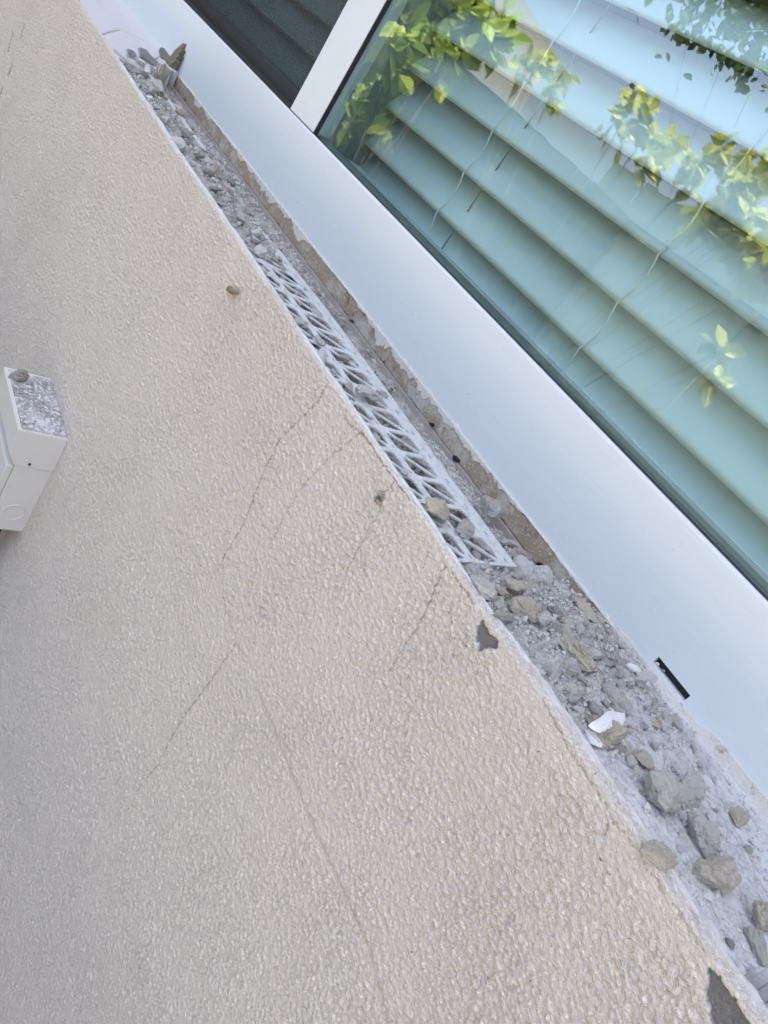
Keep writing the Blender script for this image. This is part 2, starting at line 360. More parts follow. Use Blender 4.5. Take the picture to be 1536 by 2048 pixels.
def build_wall(parent):
    def warp(lo, hi, n, c):         # columns spaced by their distance from the lens
        a = np.arcsinh(lo / c); b = np.arcsinh(hi / c); return np.sinh(np.linspace(a, b, n)) * c
    xs = np.concatenate([[-14, -9.0], warp(-6.3, 0.30, 1250, 1.15), [0.8, 2.0, 6, 12.0]])
    t = np.concatenate([-warp(0.556, 3.05, 640, 1.25), [-3.4, -3.9, -CAMZ / S]])   # straight rows
    X, T = np.meshgrid(xs, t)                       # rows top -> bottom
    ez = edge_z(xs)[None, :]
    Z = T + (ez + 0.556) * np.exp((T + 0.556) / 0.12)
    x = X * S; z = Z * S
    h = wall_h(x, z)
    mask = np.zeros(X.shape + (4,)); mask[..., 3] = 1
    near_rim = sstep(-0.62, -0.40, X)
    top = ez - Z                                    # distance below the edge
    smooth = np.maximum(sstep(0.022, 0.006, top + 0.006 * fbm(X * 30, Z * 30, 61, 2)) * (0.35 + 0.65 * near_rim),
                        near_rim * sstep(0.055, 0.02, top + 0.02 * fbm(X * 14, Z * 14, 62, 3)))
    h = h * (1 - 0.8 * smooth)
    # trowel patch with a faint rim
    for k, (pts, wmm, dmm, tint) in enumerate(CRACKS):
        q = [on_y(px, py, 1.0) for px, py in pts]; q = [(p[0] * S, p[2] * S) for p in q]
        d, al = seg_dist(x + 0.0014 * perlin(x * 260, z * 260, 71 + k) + 0.0007 * perlin(x * 700, z * 700, 72),
                         z + 0.0014 * perlin(x * 260, z * 260, 91 + k) + 0.0007 * perlin(x * 700, z * 700, 92), q, 0.02)
        wv = 1.0 * wmm * 1e-3 * (0.95 + 0.4 * perlin(x * 90, z * 90, 13 + k))
        if wmm > 1: wv = wv * (0.6 + 1.0 * _h(np.floor(al * 40), al * 0, k))
        m = sstep(1.5, 0.5, d / np.maximum(wv, 1e-5))
        h = h * (1 - 0.5 * m) - m * dmm * 1e-3 * 0.7
        mask[..., 0] = np.maximum(mask[..., 0], m * tint * 0.74 * (0.95 + 0.25 * perlin(x * 60, z * 60, 15)))
    for poly, dep in ((CHIP_PX, 0.0016), (CHIP2_PX, 0.0024)):
        q = [on_y(px, py, 1.0) for px, py in poly]
        w_ = 0.004
        m = in_poly(X + w_ * perlin(X * 60, Z * 60, 5) + 0.5 * w_ * perlin(X * 160, Z * 160, 6), Z + w_ * perlin(X * 60, Z * 60, 8) + 0.5 * w_ * perlin(X * 160, Z * 160, 9), [(p[0], p[2]) for p in q]).astype(float)
        h = h * (1 - m) + m * (-dep + 0.0004 * fbm(x * 300, z * 300, 3, 3)); mask[..., 1] = np.maximum(mask[..., 1], m); mask[..., 0] *= (1 - m)
    far = (np.abs(X + 3) > 6)
    h = np.where(far, 0, h)
    Y = 1.0 - h / S
    # the lip over the edge: rolled top, then down the back of the coat
    lip = 0.016 + 0.028 * near_rim[0] + 0.004 * fbm(xs * 12, xs * 0, 81, 3)
    rows = []; mrows = []
    thick = lip
    key = [(0.0, 1.0, -0.075), (0.10, 1.0, -0.006), (0.16, 0.92, -0.0015), (0.35, 0.72, 0.0012), (0.6, 0.45, 0.0012), (0.85, 0.2, 0.0002), (1.0, 0.06, -0.002)]
    for t_ in np.concatenate([[0, 0.06], np.linspace(0.10, 1.0, 34)]):
        a = float(np.interp(t_, [k[0] for k in key], [k[1] for k in key])); dz = float(np.interp(t_, [k[0] for k in key], [k[2] for k in key]))
        yy = 1.0 + thick * a; w_ = min(1.0, a * 6) if t_ >= 0.1 else 0.0
        jit = 0.0030 * perlin(xs * 55, yy * 55, 83) + 0.0016 * perlin(xs * 140, yy * 140, 84)
        up = 0.0016 * fbm(xs * 60, yy * 60, 86, 4) + 0.0010 * np.abs(perlin(xs * 150, yy * 150, 87))
        bite = 0.010 * sstep(0.25, 0.7, fbm(xs * 16, xs * 0 + 2.2, 88, 3)) * sstep(0.75, 1.0, a)
        rows.append(np.stack([xs, yy + jit * (a > 0.7) - bite, ez[0] + dz + up * (0.3 + 0.7 * min(1, t_ * 4)) - 0.4 * bite], -1))
        mk = np.zeros((len(xs), 4)); mk[:, 3] = 1
        mk[:, 0] = 0.18 * np.clip(fbm(xs * 30, yy * 40, 85, 3), 0, 1)
        mk[:, 2] = sstep(0.22, 0.62, a + 0.25 * fbm(xs * 22, yy * 30, 89, 3)) * (0.35 + 0.65 * near_rim[0])
        mk[:, 1] = sstep(0.88, 0.98, a + 0.10 * perlin(xs * 40, yy * 40, 90)); mrows.append(mk)
    # bare mortar on the lip above the large chip
    G = np.concatenate([np.array(rows), np.stack([X, Y, Z], -1)[1:]], 0)
    MK = np.concatenate([np.array(mrows), mask[1:]], 0)
    nr, nc = G.shape[:2]; G = G.reshape(-1, 3)
    V = np.stack([G[:, 0] * S, (G[:, 1] - 1) * S, CAMZ + G[:, 2] * S], -1)
    me = grid_mesh("stucco_coat", V, nr, nc, MK.reshape(-1, 4))
    o = link("stucco_coat", me, MS, parent)
    return o
house = thing("house", "cream stucco house wall with hairline cracks below the broken window sill", "house", kind='thing')
build_wall(house)

# ------------------------------------------------------------------ rest of the house, behind and above
FY = 1.45                                            # front face of the window frame
fy = (FY - 1) * S
WX0, WX1, WZ0, WZ1 = -2.30, 0.95, 1.20, 2.32
boxo("upper_wall", (-4.4, 0.002, WZ1), (4.0, 0.20, 2.95), WALLP, house)
boxo("side_pier", (-4.4, 0.002, 1.16), (WX0, 0.20, WZ1 - 0.002), WALLP, house)
boxo("side_pier", (WX1, 0.002, 1.16), (4.0, 0.20, WZ1 - 0.002), WALLP, house)
boxo("inner_wall", (-4.4, 0.16, 0.0), (4.0, 0.20, 1.155), ROOM, house)
boxo("room_back_wall", (-4.4, 2.4, 0.0), (4.0, 2.5, 2.95), ROOM, house)
boxo("room_end_wall", (-4.4, 0.204, 0.0), (-4.3, 2.396, 2.95), ROOM, house)
boxo("room_end_wall", (3.9, 0.204, 0.0), (4.0, 2.396, 2.95), ROOM, house)
boxo("room_floor", (-4.29, 0.204, 0.01), (3.89, 2.396, 0.05), ROOM, house)
bm = bmesh.new()
for a, b in (((-4.4, -0.02, 2.955), (4.4, 6.0, 3.05)),): box(bm, a, b, 0.01)
from_bm("roof", bm, ROOFM, house)

# ================================================================== the broken sill
def sill_h(X, Y):                   # height of the sill, in lens units, and its wear mask
    sh = X.shape
    n1 = fbm(X * 9, Y * 9, 101, 4); n2 = fbm(X * 26, Y * 26, 102, 4)
    w1, v1 = worley(X * 42, Y * 42, 103); w2, v2 = worley(X * 95, Y * 95, 104)
    lumps = np.sqrt(np.clip(1 - (w1 / 0.62) ** 2, 0, 1)) * (0.3 + v1); lumps2 = np.sqrt(np.clip(1 - (w2 / 0.62) ** 2, 0, 1)) * (0.3 + v2)
    n3 = fbm(X * 70, Y * 70, 105, 3)
    rough = 0.005 * n1 + 0.006 * n2 + 0.009 * lumps + 0.006 * lumps2 + 0.003 * n3
    s = sstep(1.0, 1.45, Y)
    base = -0.600 - 0.032 * s                                   # open recess
    # far mound that buries the flange
    far = sstep(-1.62, -1.98, X + 0.10 * n1) * sstep(1.30, 1.16, Y + 0.02 * n1)
    base = base + far * (0.040 - 0.014 * sstep(1.10, 1.0, Y))
    # near mound
    near = sstep(-0.78, -0.55, X + 0.45 * (1.2 - Y) * 0.4 + 0.05 * n1)
    zn = -0.575 + 0.012 * sstep(-0.6, -0.25, X) + 0.020 * np.sin(np.clip((Y - 1.05) / 0.4, 0, 1) * np.pi) * sstep(-0.9, -0.5, X) * sstep(-0.05, -0.4, X)
    zn = zn + 0.022 * sstep(1.30, 1.45, Y) * sstep(-0.5, -0.25, X)
    base = base * (1 - near) + zn * near
    # plastered, painted near end
    q = X - 0.30 * (Y - 1.22)
    pl = sstep(-0.36, -0.14, q + 0.08 * n1 + 0.04 * n2)
    rimp = sstep(1.31, 1.43, Y + 0.02 * n1) * sstep(-0.46, -0.34, X + 0.02 * n2)
    pl = np.maximum(pl, rimp)
    gr = 1 - 0.82 * pl
    base = base * (1 - pl) + (-0.556 + 0.004 * n1) * pl
    # far unbroken painted sill
    bl = -3.30 - 1.55 * (Y - 1.0) + 0.12 * n1 + 0.07 * n2 + 0.05 * n3
    fs = sstep(0.012, -0.018, X - bl); fm = sstep(-0.030, -0.045, X - bl)
    z = (base + rough * gr * (0.8 + 0.4 * near)) * (1 - fs) + (-0.546 + 0.0008 * n2) * fs
    # hole at the near corner
    hole = sstep(0.078, 0.098, X + 0.022 * n2 + 0.010 * n1 - 0.35 * (Y - 1.06)) * sstep(1.25, 1.20, Y + 0.02 * n2)
    z = z - 0.17 * hole
    crack = np.zeros(sh)
    for pts, wd in (([(1318, 1362), (1340, 1395), (1365, 1430), (1385, 1455), (1402, 1480), (1407, 1500), (1440, 1520), (1470, 1560), (1500, 1595), (1512, 1625), (1545, 1660)], 0.0022),
                    ([(180, 90), (250, 68), (310, 95)], 0.004)):
        q_ = [on_z(px, py, -0.55) for px, py in pts]
        d, _ = seg_dist(X + 0.004 * perlin(X * 60, Y * 60, 7), Y + 0.004 * perlin(X * 60, Y * 60, 8), [(p[0], min(p[1] - 0.028, 1.44)) for p in q_], 0.05)
        m = sstep(1.4, 0.5, d / wd); crack = np.maximum(crack, m)
    z = z - 0.006 * crack
    mk = np.zeros(sh + (4,)); mk[..., 3] = 1
    mk[..., 0] = np.clip(np.maximum(pl * (1 - hole), fm), 0, 1)
    dustn = sstep(-0.25, 0.35, fbm(X * 7, Y * 10, 131, 4))
    mk[..., 1] = np.clip(pl * (0.25 + 1.0 * dustn) * sstep(0.30, -0.12, X - 0.2 * dustn) * sstep(1.46, 1.33, Y) + 0.35 * fs * sstep(0.35, 0.0, -(X - bl)), 0, 1)
    mk[..., 2] = np.clip(0.55 * crack + 0.75 * sstep(-0.85, -1.5, X) * (1 - fs) * sstep(-0.45, 0.35, fbm(X * 12, Y * 14, 133, 4)), 0, 1)
    return z, mk
def sill_z(X, Y):
    a, _ = sill_h(np.array([[float(X)]]), np.array([[float(Y)]])); return float(a[0, 0])
sill = thing("window_sill", "broken mortar window sill, grey rubble between stucco wall and white frame", "window sill", kind='thing')
def build_sill():
    a = np.arcsinh(-6.9 / 1.1); b = np.arcsinh(0.9 / 1.1)
    xs = np.sinh(np.linspace(a, b, 1500)) * 1.1; ys = np.linspace(1.012, 1.452, 170)
    X, Y = np.meshgrid(xs, ys); Z, MK = sill_h(X, Y)
    V = np.stack([X * S, (Y - 1) * S, CAMZ + Z * S], -1).reshape(-1, 3)
    me = grid_mesh("mortar_bed", V, len(ys), len(xs), MK.reshape(-1, 4))
    link("mortar_bed", me, MM, sill)
build_sill()
# back of the recess: tan strip under the frame, pink board below the seam
def ragged_strip(name, x0, x1, n, top, bot, Yf, depth, mat, parent):
    xs = np.linspace(x0, x1, n); bm = bmesh.new(); cols = []
    for i, X in enumerate(xs):
        zt = top(X); zb = bot(X); yj = 0.0016 * float(perlin(np.array([X * 40.0]), np.array([2.0]), 5)[0])
        cols.append([bm.verts.new(P(X, Yf + depth, zt)), bm.verts.new(P(X, Yf + yj, zt)), bm.verts.new(P(X, Yf + yj * 0.5 - 0.001, (zt + zb) / 2)), bm.verts.new(P(X, Yf + yj, zb)), bm.verts.new(P(X, Yf + depth, zb))])
    for a, b in zip(cols[:-1], cols[1:]):
        for k in range(4): bm.faces.new((a[k], a[k + 1], b[k + 1], b[k]))
        bm.faces.new((a[4], a[0], b[0], b[4]))
    bm.faces.new(cols[0]); bm.faces.new(cols[-1][::-1])
    return from_bm(name, bm, mat, parent)
def N1(x, s, k): return float(fbm(np.array([x * s]), np.array([k * 3.7]), k, 3)[0])
ragged_strip("backing_strip", -4.35, -0.42, 500, lambda X: -0.5575, lambda X: -0.610 + 0.001 * N1(X, 40, 5), 1.446, 0.02, TANW, sill)
ragged_strip("backing_board", -4.35, -0.50, 300, lambda X: -0.6125 + 0.0012 * N1(X, 30, 6), lambda X: -0.70, 1.436, 0.03, PINK, sill)
for k in range(5):                                    # nail gaps along the seam
    px, py = [(861, 848), (910, 917), (1078, 1130), (700, 640), (983, 1010)][k]; c = on_y(px, py, 1.434)
    r = [0.005, 0.008, 0.006, 0.003, 0.003][k]; bm = bmesh.new()
    vs_ = [bm.verts.new(P(c[0] + r * (1.2 + 0.5 * random.random()) * math.cos(a), 1.4335 - 0.001 * (k == 9), c[2] + r * (0.5 + 0.6 * random.random()) * math.sin(a))) for a in [i * 0.785 for i in range(8)]]
    f = bm.faces.new(vs_); ex = bmesh.ops.extrude_face_region(bm, geom=[f])
    bmesh.ops.translate(bm, verts=[v for v in ex['geom'] if isinstance(v, bmesh.types.BMVert)], vec=(0, 0.004, 0))
    from_bm("nail_gap", bm, RUBBER, sill)
# frayed cream caulk and plaster clinging under the frame
def caulk():
    bm = bmesh.new(); xs = np.linspace(-6.5, 0.8, 1500); cols = []
    for X in xs:
        lo = max(0.0, 0.010 + 0.016 * N1(X, 8, 21) + 0.009 * N1(X, 40, 22) + 0.003 * N1(X, 90, 26)) * (0.3 + 1.5 * max(0.0, N1(X, 2.2, 27) + 0.35)); up = max(0.0, 0.003 + 0.006 * N1(X, 14, 23) + 0.003 * N1(X, 60, 24))
        if X < -4.0: lo, up = 0.004, 0.006 + 0.003 * N1(X, 20, 24)
        if X > -0.5: up = up * 0.6 + 0.008 + 0.018 * float(sstep(-0.27, -0.20, X)); lo = 0.014; 
        th = 0.0025 + 0.002 * abs(N1(X, 50, 25))
        cols.append([bm.verts.new(P(X, 1.4535, -0.556 + up)), bm.verts.new(P(X, 1.4485 - th * 0.4, -0.556 + up * 0.9)), bm.verts.new(P(X, 1.4475 - th, -0.556)), bm.verts.new(P(X, 1.4450 - th * 0.3, -0.556 - lo)), bm.verts.new(P(X, 1.4535, -0.556 - lo))])
    for a, b in zip(cols[:-1], cols[1:]):
        for k in range(4): bm.faces.new((a[k], a[k + 1], b[k + 1], b[k]))
    bm.faces.new(cols[0]); bm.faces.new(cols[-1][::-1])
    from_bm("caulk_remnant", bm, CAULK, sill)
caulk()
# fine grit over the whole bed
def grit():
    n = 17000; X = RNG.uniform(-3.4, 0.25, n); X = np.where(RNG.random(n) < 0.55, RNG.uniform(-1.2, 0.1, n), X); Y = RNG.uniform(1.03, 1.43, n)
    Z, mk = sill_h(X[None, :], Y[None, :]); Z = Z[0]; keep = RNG.random(n) > 0.75 * mk[0, :, 0]
    X, Y, Z = X[keep], Y[keep], Z[keep]; n = len(X)
    r = 0.0024 * np.exp(RNG.normal(0, 0.5, n)) * np.interp(X, [-3.4, -1.2, 0], [1.9, 1.3, 1.0]); r = np.clip(r, 0.0012, 0.011)
    base = np.array([(1, 0, 0), (-1, 0, 0), (0, 1, 0), (0, -1, 0), (0, 0, 1), (0, 0, -1)], float)
    F = np.array([(0, 2, 4), (2, 1, 4), (1, 3, 4), (3, 0, 4), (2, 0, 5), (1, 2, 5), (3, 1, 5), (0, 3, 5)])
    A = RNG.normal(size=(n, 3, 3)); Q, _ = np.linalg.qr(A)
    V = np.einsum('nij,kj->nki', Q, base) * (r[:, None, None] * RNG.uniform(0.55, 1.25, (n, 6, 1)))
    V = V + np.stack([X, Y, Z + r * 0.35], -1)[:, None, :]
    V = V.reshape(-1, 3); V = np.stack([V[:, 0] * S, (V[:, 1] - 1) * S, CAMZ + V[:, 2] * S], -1)
    T = (F[None] + 6 * np.arange(n)[:, None, None]).reshape(-1, 3)
    me = bpy.data.meshes.new("grit"); me.from_pydata(V.tolist(), [], T.tolist()); me.update()
    o = link("grit", me, ST_PALE); tag(o, "loose grey grit strewn over the broken mortar sill", "grit", kind='stuff')
grit()

# ================================================================== the perforated corner bead
def rounded(poly, r, k=4):
    out = []; n = len(poly)
    for i in range(n):
        p = Vector(poly[i]); a = Vector(poly[i - 1]); b = Vector(poly[(i + 1) % n])
        ra = min(r, (a - p).length * 0.48); rb = min(r, (b - p).length * 0.48)
        s = p + (a - p).normalized() * ra; e = p + (b - p).normalized() * rb
        for j in range(k + 1):
            t = j / k; out.append((s * (1 - t) ** 2 + p * 2 * t * (1 - t) + e * t * t))
    return out
bead = thing("corner_bead", "white perforated vinyl corner bead laid bare along the broken sill", "corner bead")
def build_bead():
    pitch = 0.0832; u_end = -0.646; ncell = 19; bm = bmesh.new(); Wd = 0.222
    for c in range(ncell):
        u1 = u_end - pitch * c; u0 = u1 - pitch; edges = []
        def loop(pts):
            v = [bm.verts.new((p[0], p[1], 0)) for p in pts]
            for i in range(len(v)): edges.append(bm.edges.new((v[i], v[(i + 1) % len(v)])))
        loop([(u0, 0.0), (u1, 0.0), (u1, Wd), (u0, Wd)])
        for lo, hi in ((0.092, 0.174), (0.008, 0.072)):
            b = 0.0062; d = 0.0038                  # bar between cells, half of the strut
            a0, a1 = u0 + b, u1 - b
            Ld = math.hypot(a1 - a0, hi - lo); sx = d * Ld / (hi - lo); sy = d * Ld / (a1 - a0)
            tri1 = [(a0, hi), (a1 - sx, hi), (a0, lo + sy)]
            tri2 = [(a1, lo), (a0 + sx, lo), (a1, hi - sy)]
            for tr in (tri1, tri2): loop(rounded([(x, y) for x, y in tr], 0.0165))
        for uu, vv, w_, h_ in ((u1 - 0.010 if c else u1 - 0.016, 0.197, 0.009, 0.0042), (u1 - 0.014, 0.082, 0.007, 0.003)):
            loop([(uu + w_ * math.cos(t), vv + h_ * math.sin(t)) for t in [i * math.pi / 5 for i in range(10)]])
        bmesh.ops.triangle_fill(bm, edges=edges, use_beauty=True)
    bmesh.ops.remove_doubles(bm, verts=bm.verts, dist=1e-5)
    for v in bm.verts:
        X, Vv = v.co.x, v.co.y
        z = -0.5585 - 0.004 * math.sin((X + 0.6) * 3.1) * Vv / Wd + 0.0035 * N1(X, 3.0, 31) - 0.030 * max(0.0, (-1.75 - X)) - 0.010 * (1 - Vv / Wd) ** 2 * 0.6
        v.co = P(X, 1.006 + Vv, z)
    if sum(f.calc_area() * f.normal.z for f in bm.faces) < 0: bmesh.ops.reverse_faces(bm, faces=bm.faces)
    me = bpy.data.meshes.new("flange"); bm.to_mesh(me); bm.free()
    o = link("flange", me, VINYL, bead); md = o.modifiers.new("thickness", 'SOLIDIFY'); md.thickness = 0.0012; md.offset = -1
    # rim bead on the edge of the flange
    # nose along the wall edge
    bm = bmesh.new(); xs = np.linspace(-3.45, -0.40, 260); pts = []; rr = []
    for X in xs:
        z = float(edge_z(np.array([X]))[0]); cov = 0.5 + 0.5 * math.tanh(3 * (N1(X, 5, 41) + 0.25))
        pts.append(P(X, 1.013 + 0.012 * float(sstep(-0.7, -0.45, X)), z - 0.0015 + 0.0012 * N1(X, 20, 42))); rr.append(S * (0.0068 - 0.003 * (1 - cov) * float(sstep(-1.9, -1.2, X))))
    tube(bm, pts, rr, 8); from_bm("nose", bm, VINYL, bead, smooth=True)
    # far glimpses of the buried flange edge
    bm = bmesh.new(); xs = np.linspace(-3.6, -2.78, 40)
    rows = [[bm.verts.new(P(X, Yv, -0.5665 + zz + 0.002 * N1(X, 6, 51))) for X in xs] for Yv, zz in ((1.198, 0.0), (1.222, 0.001), (1.222, -0.004), (1.198, -0.005))]
    for a in range(4):
        b = (a + 1) % 4
        for k in range(len(xs) - 1): bm.faces.new((rows[a][k], rows[a][k + 1], rows[b][k + 1], rows[b][k]))
    bm.faces.new([r[0] for r in rows]); bm.faces.new([r[-1] for r in rows][::-1])
    from_bm("flange_edge", bm, VINYL, bead)
build_bead()

# ================================================================== window
win = thing("window", "white framed window with fixed glass and a screened sash above the sill", "window", kind='thing')
ZT = -0.2885                                         # top of the bottom rail
XM0, XM1 = -2.808, -2.578                            # mullion
r0 = P(-7.0, FY, -0.5565); r1 = P(2.97, FY + 0.42, ZT)
def rail_with_slot():
    # bottom rail in pieces round the drain slot
    s0, s1, z0, z1 = -0.391, -0.296, -0.5375, -0.5205
    bm = bmesh.new()
    a = P(-7.0, FY, -0.5565); b = P(2.97, FY + 0.42, ZT)
    xs = [a.x, s0 * S, s1 * S, b.x]; zs = [a.z, CAMZ + z0 * S, CAMZ + z1 * S, b.z - 0.003]
    y = a.y
    V = {}
    for i, xx in enumerate(xs):
        for j, zz in enumerate(zs): V[i, j] = bm.verts.new((xx, y, zz))
    for i in range(3):
        for j in range(3):
            if (i, j) != (1, 1): bm.faces.new((V[i, j], V[i + 1, j], V[i + 1, j + 1], V[i, j + 1]))
    # slot sides
    d = 0.004
    w = [bm.verts.new((xs[i], y + d, zs[j])) for i, j in ((1, 1), (2, 1), (2, 2), (1, 2))]
    f = [V[1, 1], V[2, 1], V[2, 2], V[1, 2]]
    for k in range(4): bm.faces.new((f[k], f[(k + 1) % 4], w[(k + 1) % 4], w[k]))
    # rounded top edge, top, back and bottom
    prev = [V[i, 3] for i in range(4)]
    for dy, dz in ((0.0005, 0.0016), (0.0016, 0.0027), (0.003, 0.003), (0.42 * S, 0.003), (0.42 * S, -(b.z - a.z) + 0.003)):
        cur = [bm.verts.new((xx, y + dy, b.z - 0.003 + dz)) for xx in xs]
        for i in range(3): bm.faces.new((prev[i], prev[i + 1], cur[i + 1], cur[i]))
        prev = cur
    for i in range(3): bm.faces.new((prev[i], prev[i + 1], V[i + 1, 0], V[i, 0]))
    return from_bm("bottom_rail", bm, FRAME, win)
rail = rail_with_slot()
wh = boxo("weep_hole", P(-0.3935, FY + 0.0127, -0.540), P(-0.2935, FY + 0.030, -0.518), RUBBER, rail)  # black plate fills the slot, standing for the shade inside it
YG = 1.472; YB = 1.605
boxo("mullion", P(XM0, FY + 0.001, ZT + 0.0022), P(XM1, FY + 0.38, 2.98), FRAME, win, 0.0012)
boxo("joint_seam", P(XM0 - 0.002, FY + 0.0035, ZT + 0.0001), P(XM1 + 0.002, FY + 0.3, ZT + 0.0021), RUBBER, win)
boxo("right_jamb", P(2.75, FY + 0.001, ZT + 0.002), P(2.97, FY + 0.38, 2.98), FRAME, win, 0.0012)
boxo("left_jamb", P(-7.0, FY + 0.001, ZT + 0.002), P(-6.7, FY + 0.38, 2.98), FRAME, win, 0.0012)
boxo("top_rail", P(-7.0, FY, 2.982), P(2.97, FY + 0.42, 3.2), FRAME, win, 0.0012)
# fixed pane
gp = boxo("glass_pane", P(XM1 + 0.001, YG, ZT + 0.0005), P(2.749, YG + 0.012, 2.979), GLASS, win)
bm = bmesh.new()
box(bm, P(XM1 + 0.0005, FY + 0.004, ZT + 0.0006), P(2.749, YG - 0.0005, ZT + 0.0022))
box(bm, P(XM1 + 0.0005, FY + 0.004, ZT + 0.0026), P(XM1 + 0.0045, YG - 0.0005, 2.979))
from_bm("gasket", bm, RUBBER, win)
boxo("glazing_lip", P(XM1 + 0.0005, YG + 0.0125, ZT + 0.0003), P(2.749, YG + 0.05, ZT + 0.010), TRIMG, win)
boxo("inner_jamb", P(XM1 + 0.001, YG + 0.052, ZT + 0.0003), P(XM1 + 0.075, YB + 0.24, 2.979), TRIMG, win, 0.001)
hc = on_y(706, 188, YG + 0.05)
hk = boxo("hold_down_clip", P(XM1 + 0.012, YG + 0.030, hc[2] - 0.03), P(XM1 + 0.068, YG + 0.0515, hc[2] + 0.03), TRIMG, win, 0.0012)
bm = bmesh.new(); q = P(XM1 + 0.04, YG + 0.0295, hc[2])
tube(bm, [q + Vector((0, 0.001, 0)), q - Vector((0, 0.0012, 0))], 0.0032, 12); from_bm("screw_head", bm, VINYL, hk)
# screened sash on the left: tracks, sash, glass, screen
bm = bmesh.new()
box(bm, P(-6.7, FY + 0.004, ZT + 0.0004), P(XM0 - 0.0005, FY + 0.016, ZT + 0.018))
from_bm("screen_gasket", bm, RUBBER, win)
boxo("track", P(-6.7, FY + 0.0165, ZT + 0.0004), P(XM0 - 0.0005, FY + 0.040, ZT + 0.010), TRIMG, win)
boxo("track", P(-6.7, FY + 0.046, ZT + 0.0004), P(XM0 - 0.0005, FY + 0.060, ZT + 0.022), TRIMG, win)
boxo("sash_rail", P(-6.7, FY + 0.085, ZT + 0.0004), P(XM0 - 0.0005, FY + 0.15, ZT + 0.055), TRIMG, win, 0.001)
boxo("sash_glass", P(-6.7, FY + 0.115, ZT + 0.0555), P(XM0 - 0.0005, FY + 0.125, 2.979), GLASS, win)
def screen():
    bm = bmesh.new(); ys = (FY + 0.028)
    a = P(-6.7, ys, ZT + 0.012); b = P(XM0 - 0.004, ys, 2.9); r = 0.00026
    def prism(p, d, L):
        u = Vector((0, 1, 0)); w = Vector((0, 0, 1)) if d.x else Vector((1, 0, 0))
        A = [bm.verts.new(p + (u * math.cos(t) + w * math.sin(t)) * r) for t in (0, 2.094, 4.189)]
        B = [bm.verts.new(p + d * L + (u * math.cos(t) + w * math.sin(t)) * r) for t in (0, 2.094, 4.189)]
        for k in range(3): bm.faces.new((A[k], A[(k + 1) % 3], B[(k + 1) % 3], B[k]))
    z = a.z
    while z < min(b.z, a.z + 0.55): prism(Vector((a.x, a.y, z)), Vector((1, 0, 0)), b.x - a.x); z += 0.0019
    x = b.x
    while x > a.x + 0.2: prism(Vector((x, a.y, a.z)), Vector((0, 0, 1)), 0.55); x -= 0.0019
    o = from_bm("insect_screen", bm, WIRE, win); o['kind'] = 'stuff'
screen()
boxo("screen_spline", P(XM0 - 0.008, FY + 0.014, ZT + 0.019), P(XM0 - 0.0005, FY + 0.034, 2.9), RUBBER, win)

# ------------------------------------------------------------------ blinds
def slat_mesh(x0, x1, tilt, wid=0.064, th=0.0028):
    prof = []                                       # arc from the front (low) edge to the back (high) edge
    n = 10; ct, st = math.cos(tilt), math.sin(tilt)
    for side in (1, -1):
        for i in range(n + 1):
            t = i / n if side == 1 else 1 - i / n
            u = t * wid; c = 0.0035 * (1 - (2 * t - 1) ** 2) + side * th / 2 * (1 - (2 * t - 1) ** 10)
            prof.append((u * ct - c * st, u * st + c * ct))
    bm = bmesh.new(); xs = np.linspace(x0, x1, 9); rings = []
    for X in xs: rings.append([bm.verts.new((X, p[0], p[1])) for p in prof])
    m = len(prof)
    for a, b in zip(rings[:-1], rings[1:]):
        for k in range(m): bm.faces.new((a[k], a[(k + 1) % m], b[(k + 1) % m], b[k]))
    bm.faces.new(rings[0]); bm.faces.new(rings[-1][::-1])
    bmesh.ops.remove_doubles(bm, verts=bm.verts, dist=1e-6)
    bmesh.ops.recalc_face_normals(bm, faces=bm.faces)
    me = bpy.data.meshes.new("slat"); bm.to_mesh(me); bm.free()
    me.polygons.foreach_set("use_smooth", [True] * len(me.polygons)); me.materials.append(SLAT); return me
def blind(label, X0, X1, Yb, zedge, pitch, n, tilt, cords, lift):
    root = thing("window_blind", label, "blind"); me = slat_mesh(X0 * S, X1 * S, math.radians(tilt))
    for k in range(n):
        o = bpy.data.objects.new("slat", me); COL.objects.link(o); o.parent = root
        p = P(0, Yb, zedge + k * pitch); o.location = (0, p.y, p.z); o.rotation_euler = (math.radians(random.uniform(-0.8, 0.8)), 0, math.radians(random.uniform(-0.05, 0.05)))
    for ci, Xc in enumerate(cords):
        bm = bmesh.new(); pts = []
        for k in range(n * 6):
            t = k / 6; f = t - math.floor(t)
            pts.append(P(Xc + 0.004 * math.sin(k * 0.9 + ci), Yb - 0.006 + 0.024 * math.sin(f * math.pi) * 0.5, zedge + t * pitch))
        pts.insert(0, P(Xc - 0.03, Yb + 0.02, zedge - 0.05))
        tube(bm, pts, 0.0008, 6); from_bm("ladder_cord", bm, CORD, root, True)
    for Xc in lift:
        bm = bmesh.new(); tube(bm, [P(Xc, Yb + 0.030, zedge - 0.06), P(Xc, Yb + 0.030, zedge + n * pitch)], 0.0008, 6); from_bm("lift_cord", bm, TRIMG, root, True)
    bm = bmesh.new(); box(bm, P(X0, Yb, zedge + n * pitch + 0.02), P(X1, Yb + 0.18, zedge + n * pitch + 0.16), 0.002); from_bm("head_rail", bm, SLAT, root)
    return root
blind("ivory venetian blind behind the fixed glass, slats tilted shut", XM1 + 0.085, 2.73, YB, -0.3525 - 0.1405, 0.1405, 25, 53, [-1.92, -1.142, 0.2, 1.4], [-1.845])
blind("shaded venetian blind behind the dark insect screen", -6.6, XM0 - 0.03, 1.74, -0.402, 0.1405, 24, 60, [-3.4, -5.4], [])
boxo("window_stool", P(-7.0, FY + 0.4205, -0.60), P(2.97, FY + 0.62, ZT + 0.002), ROOM, house)

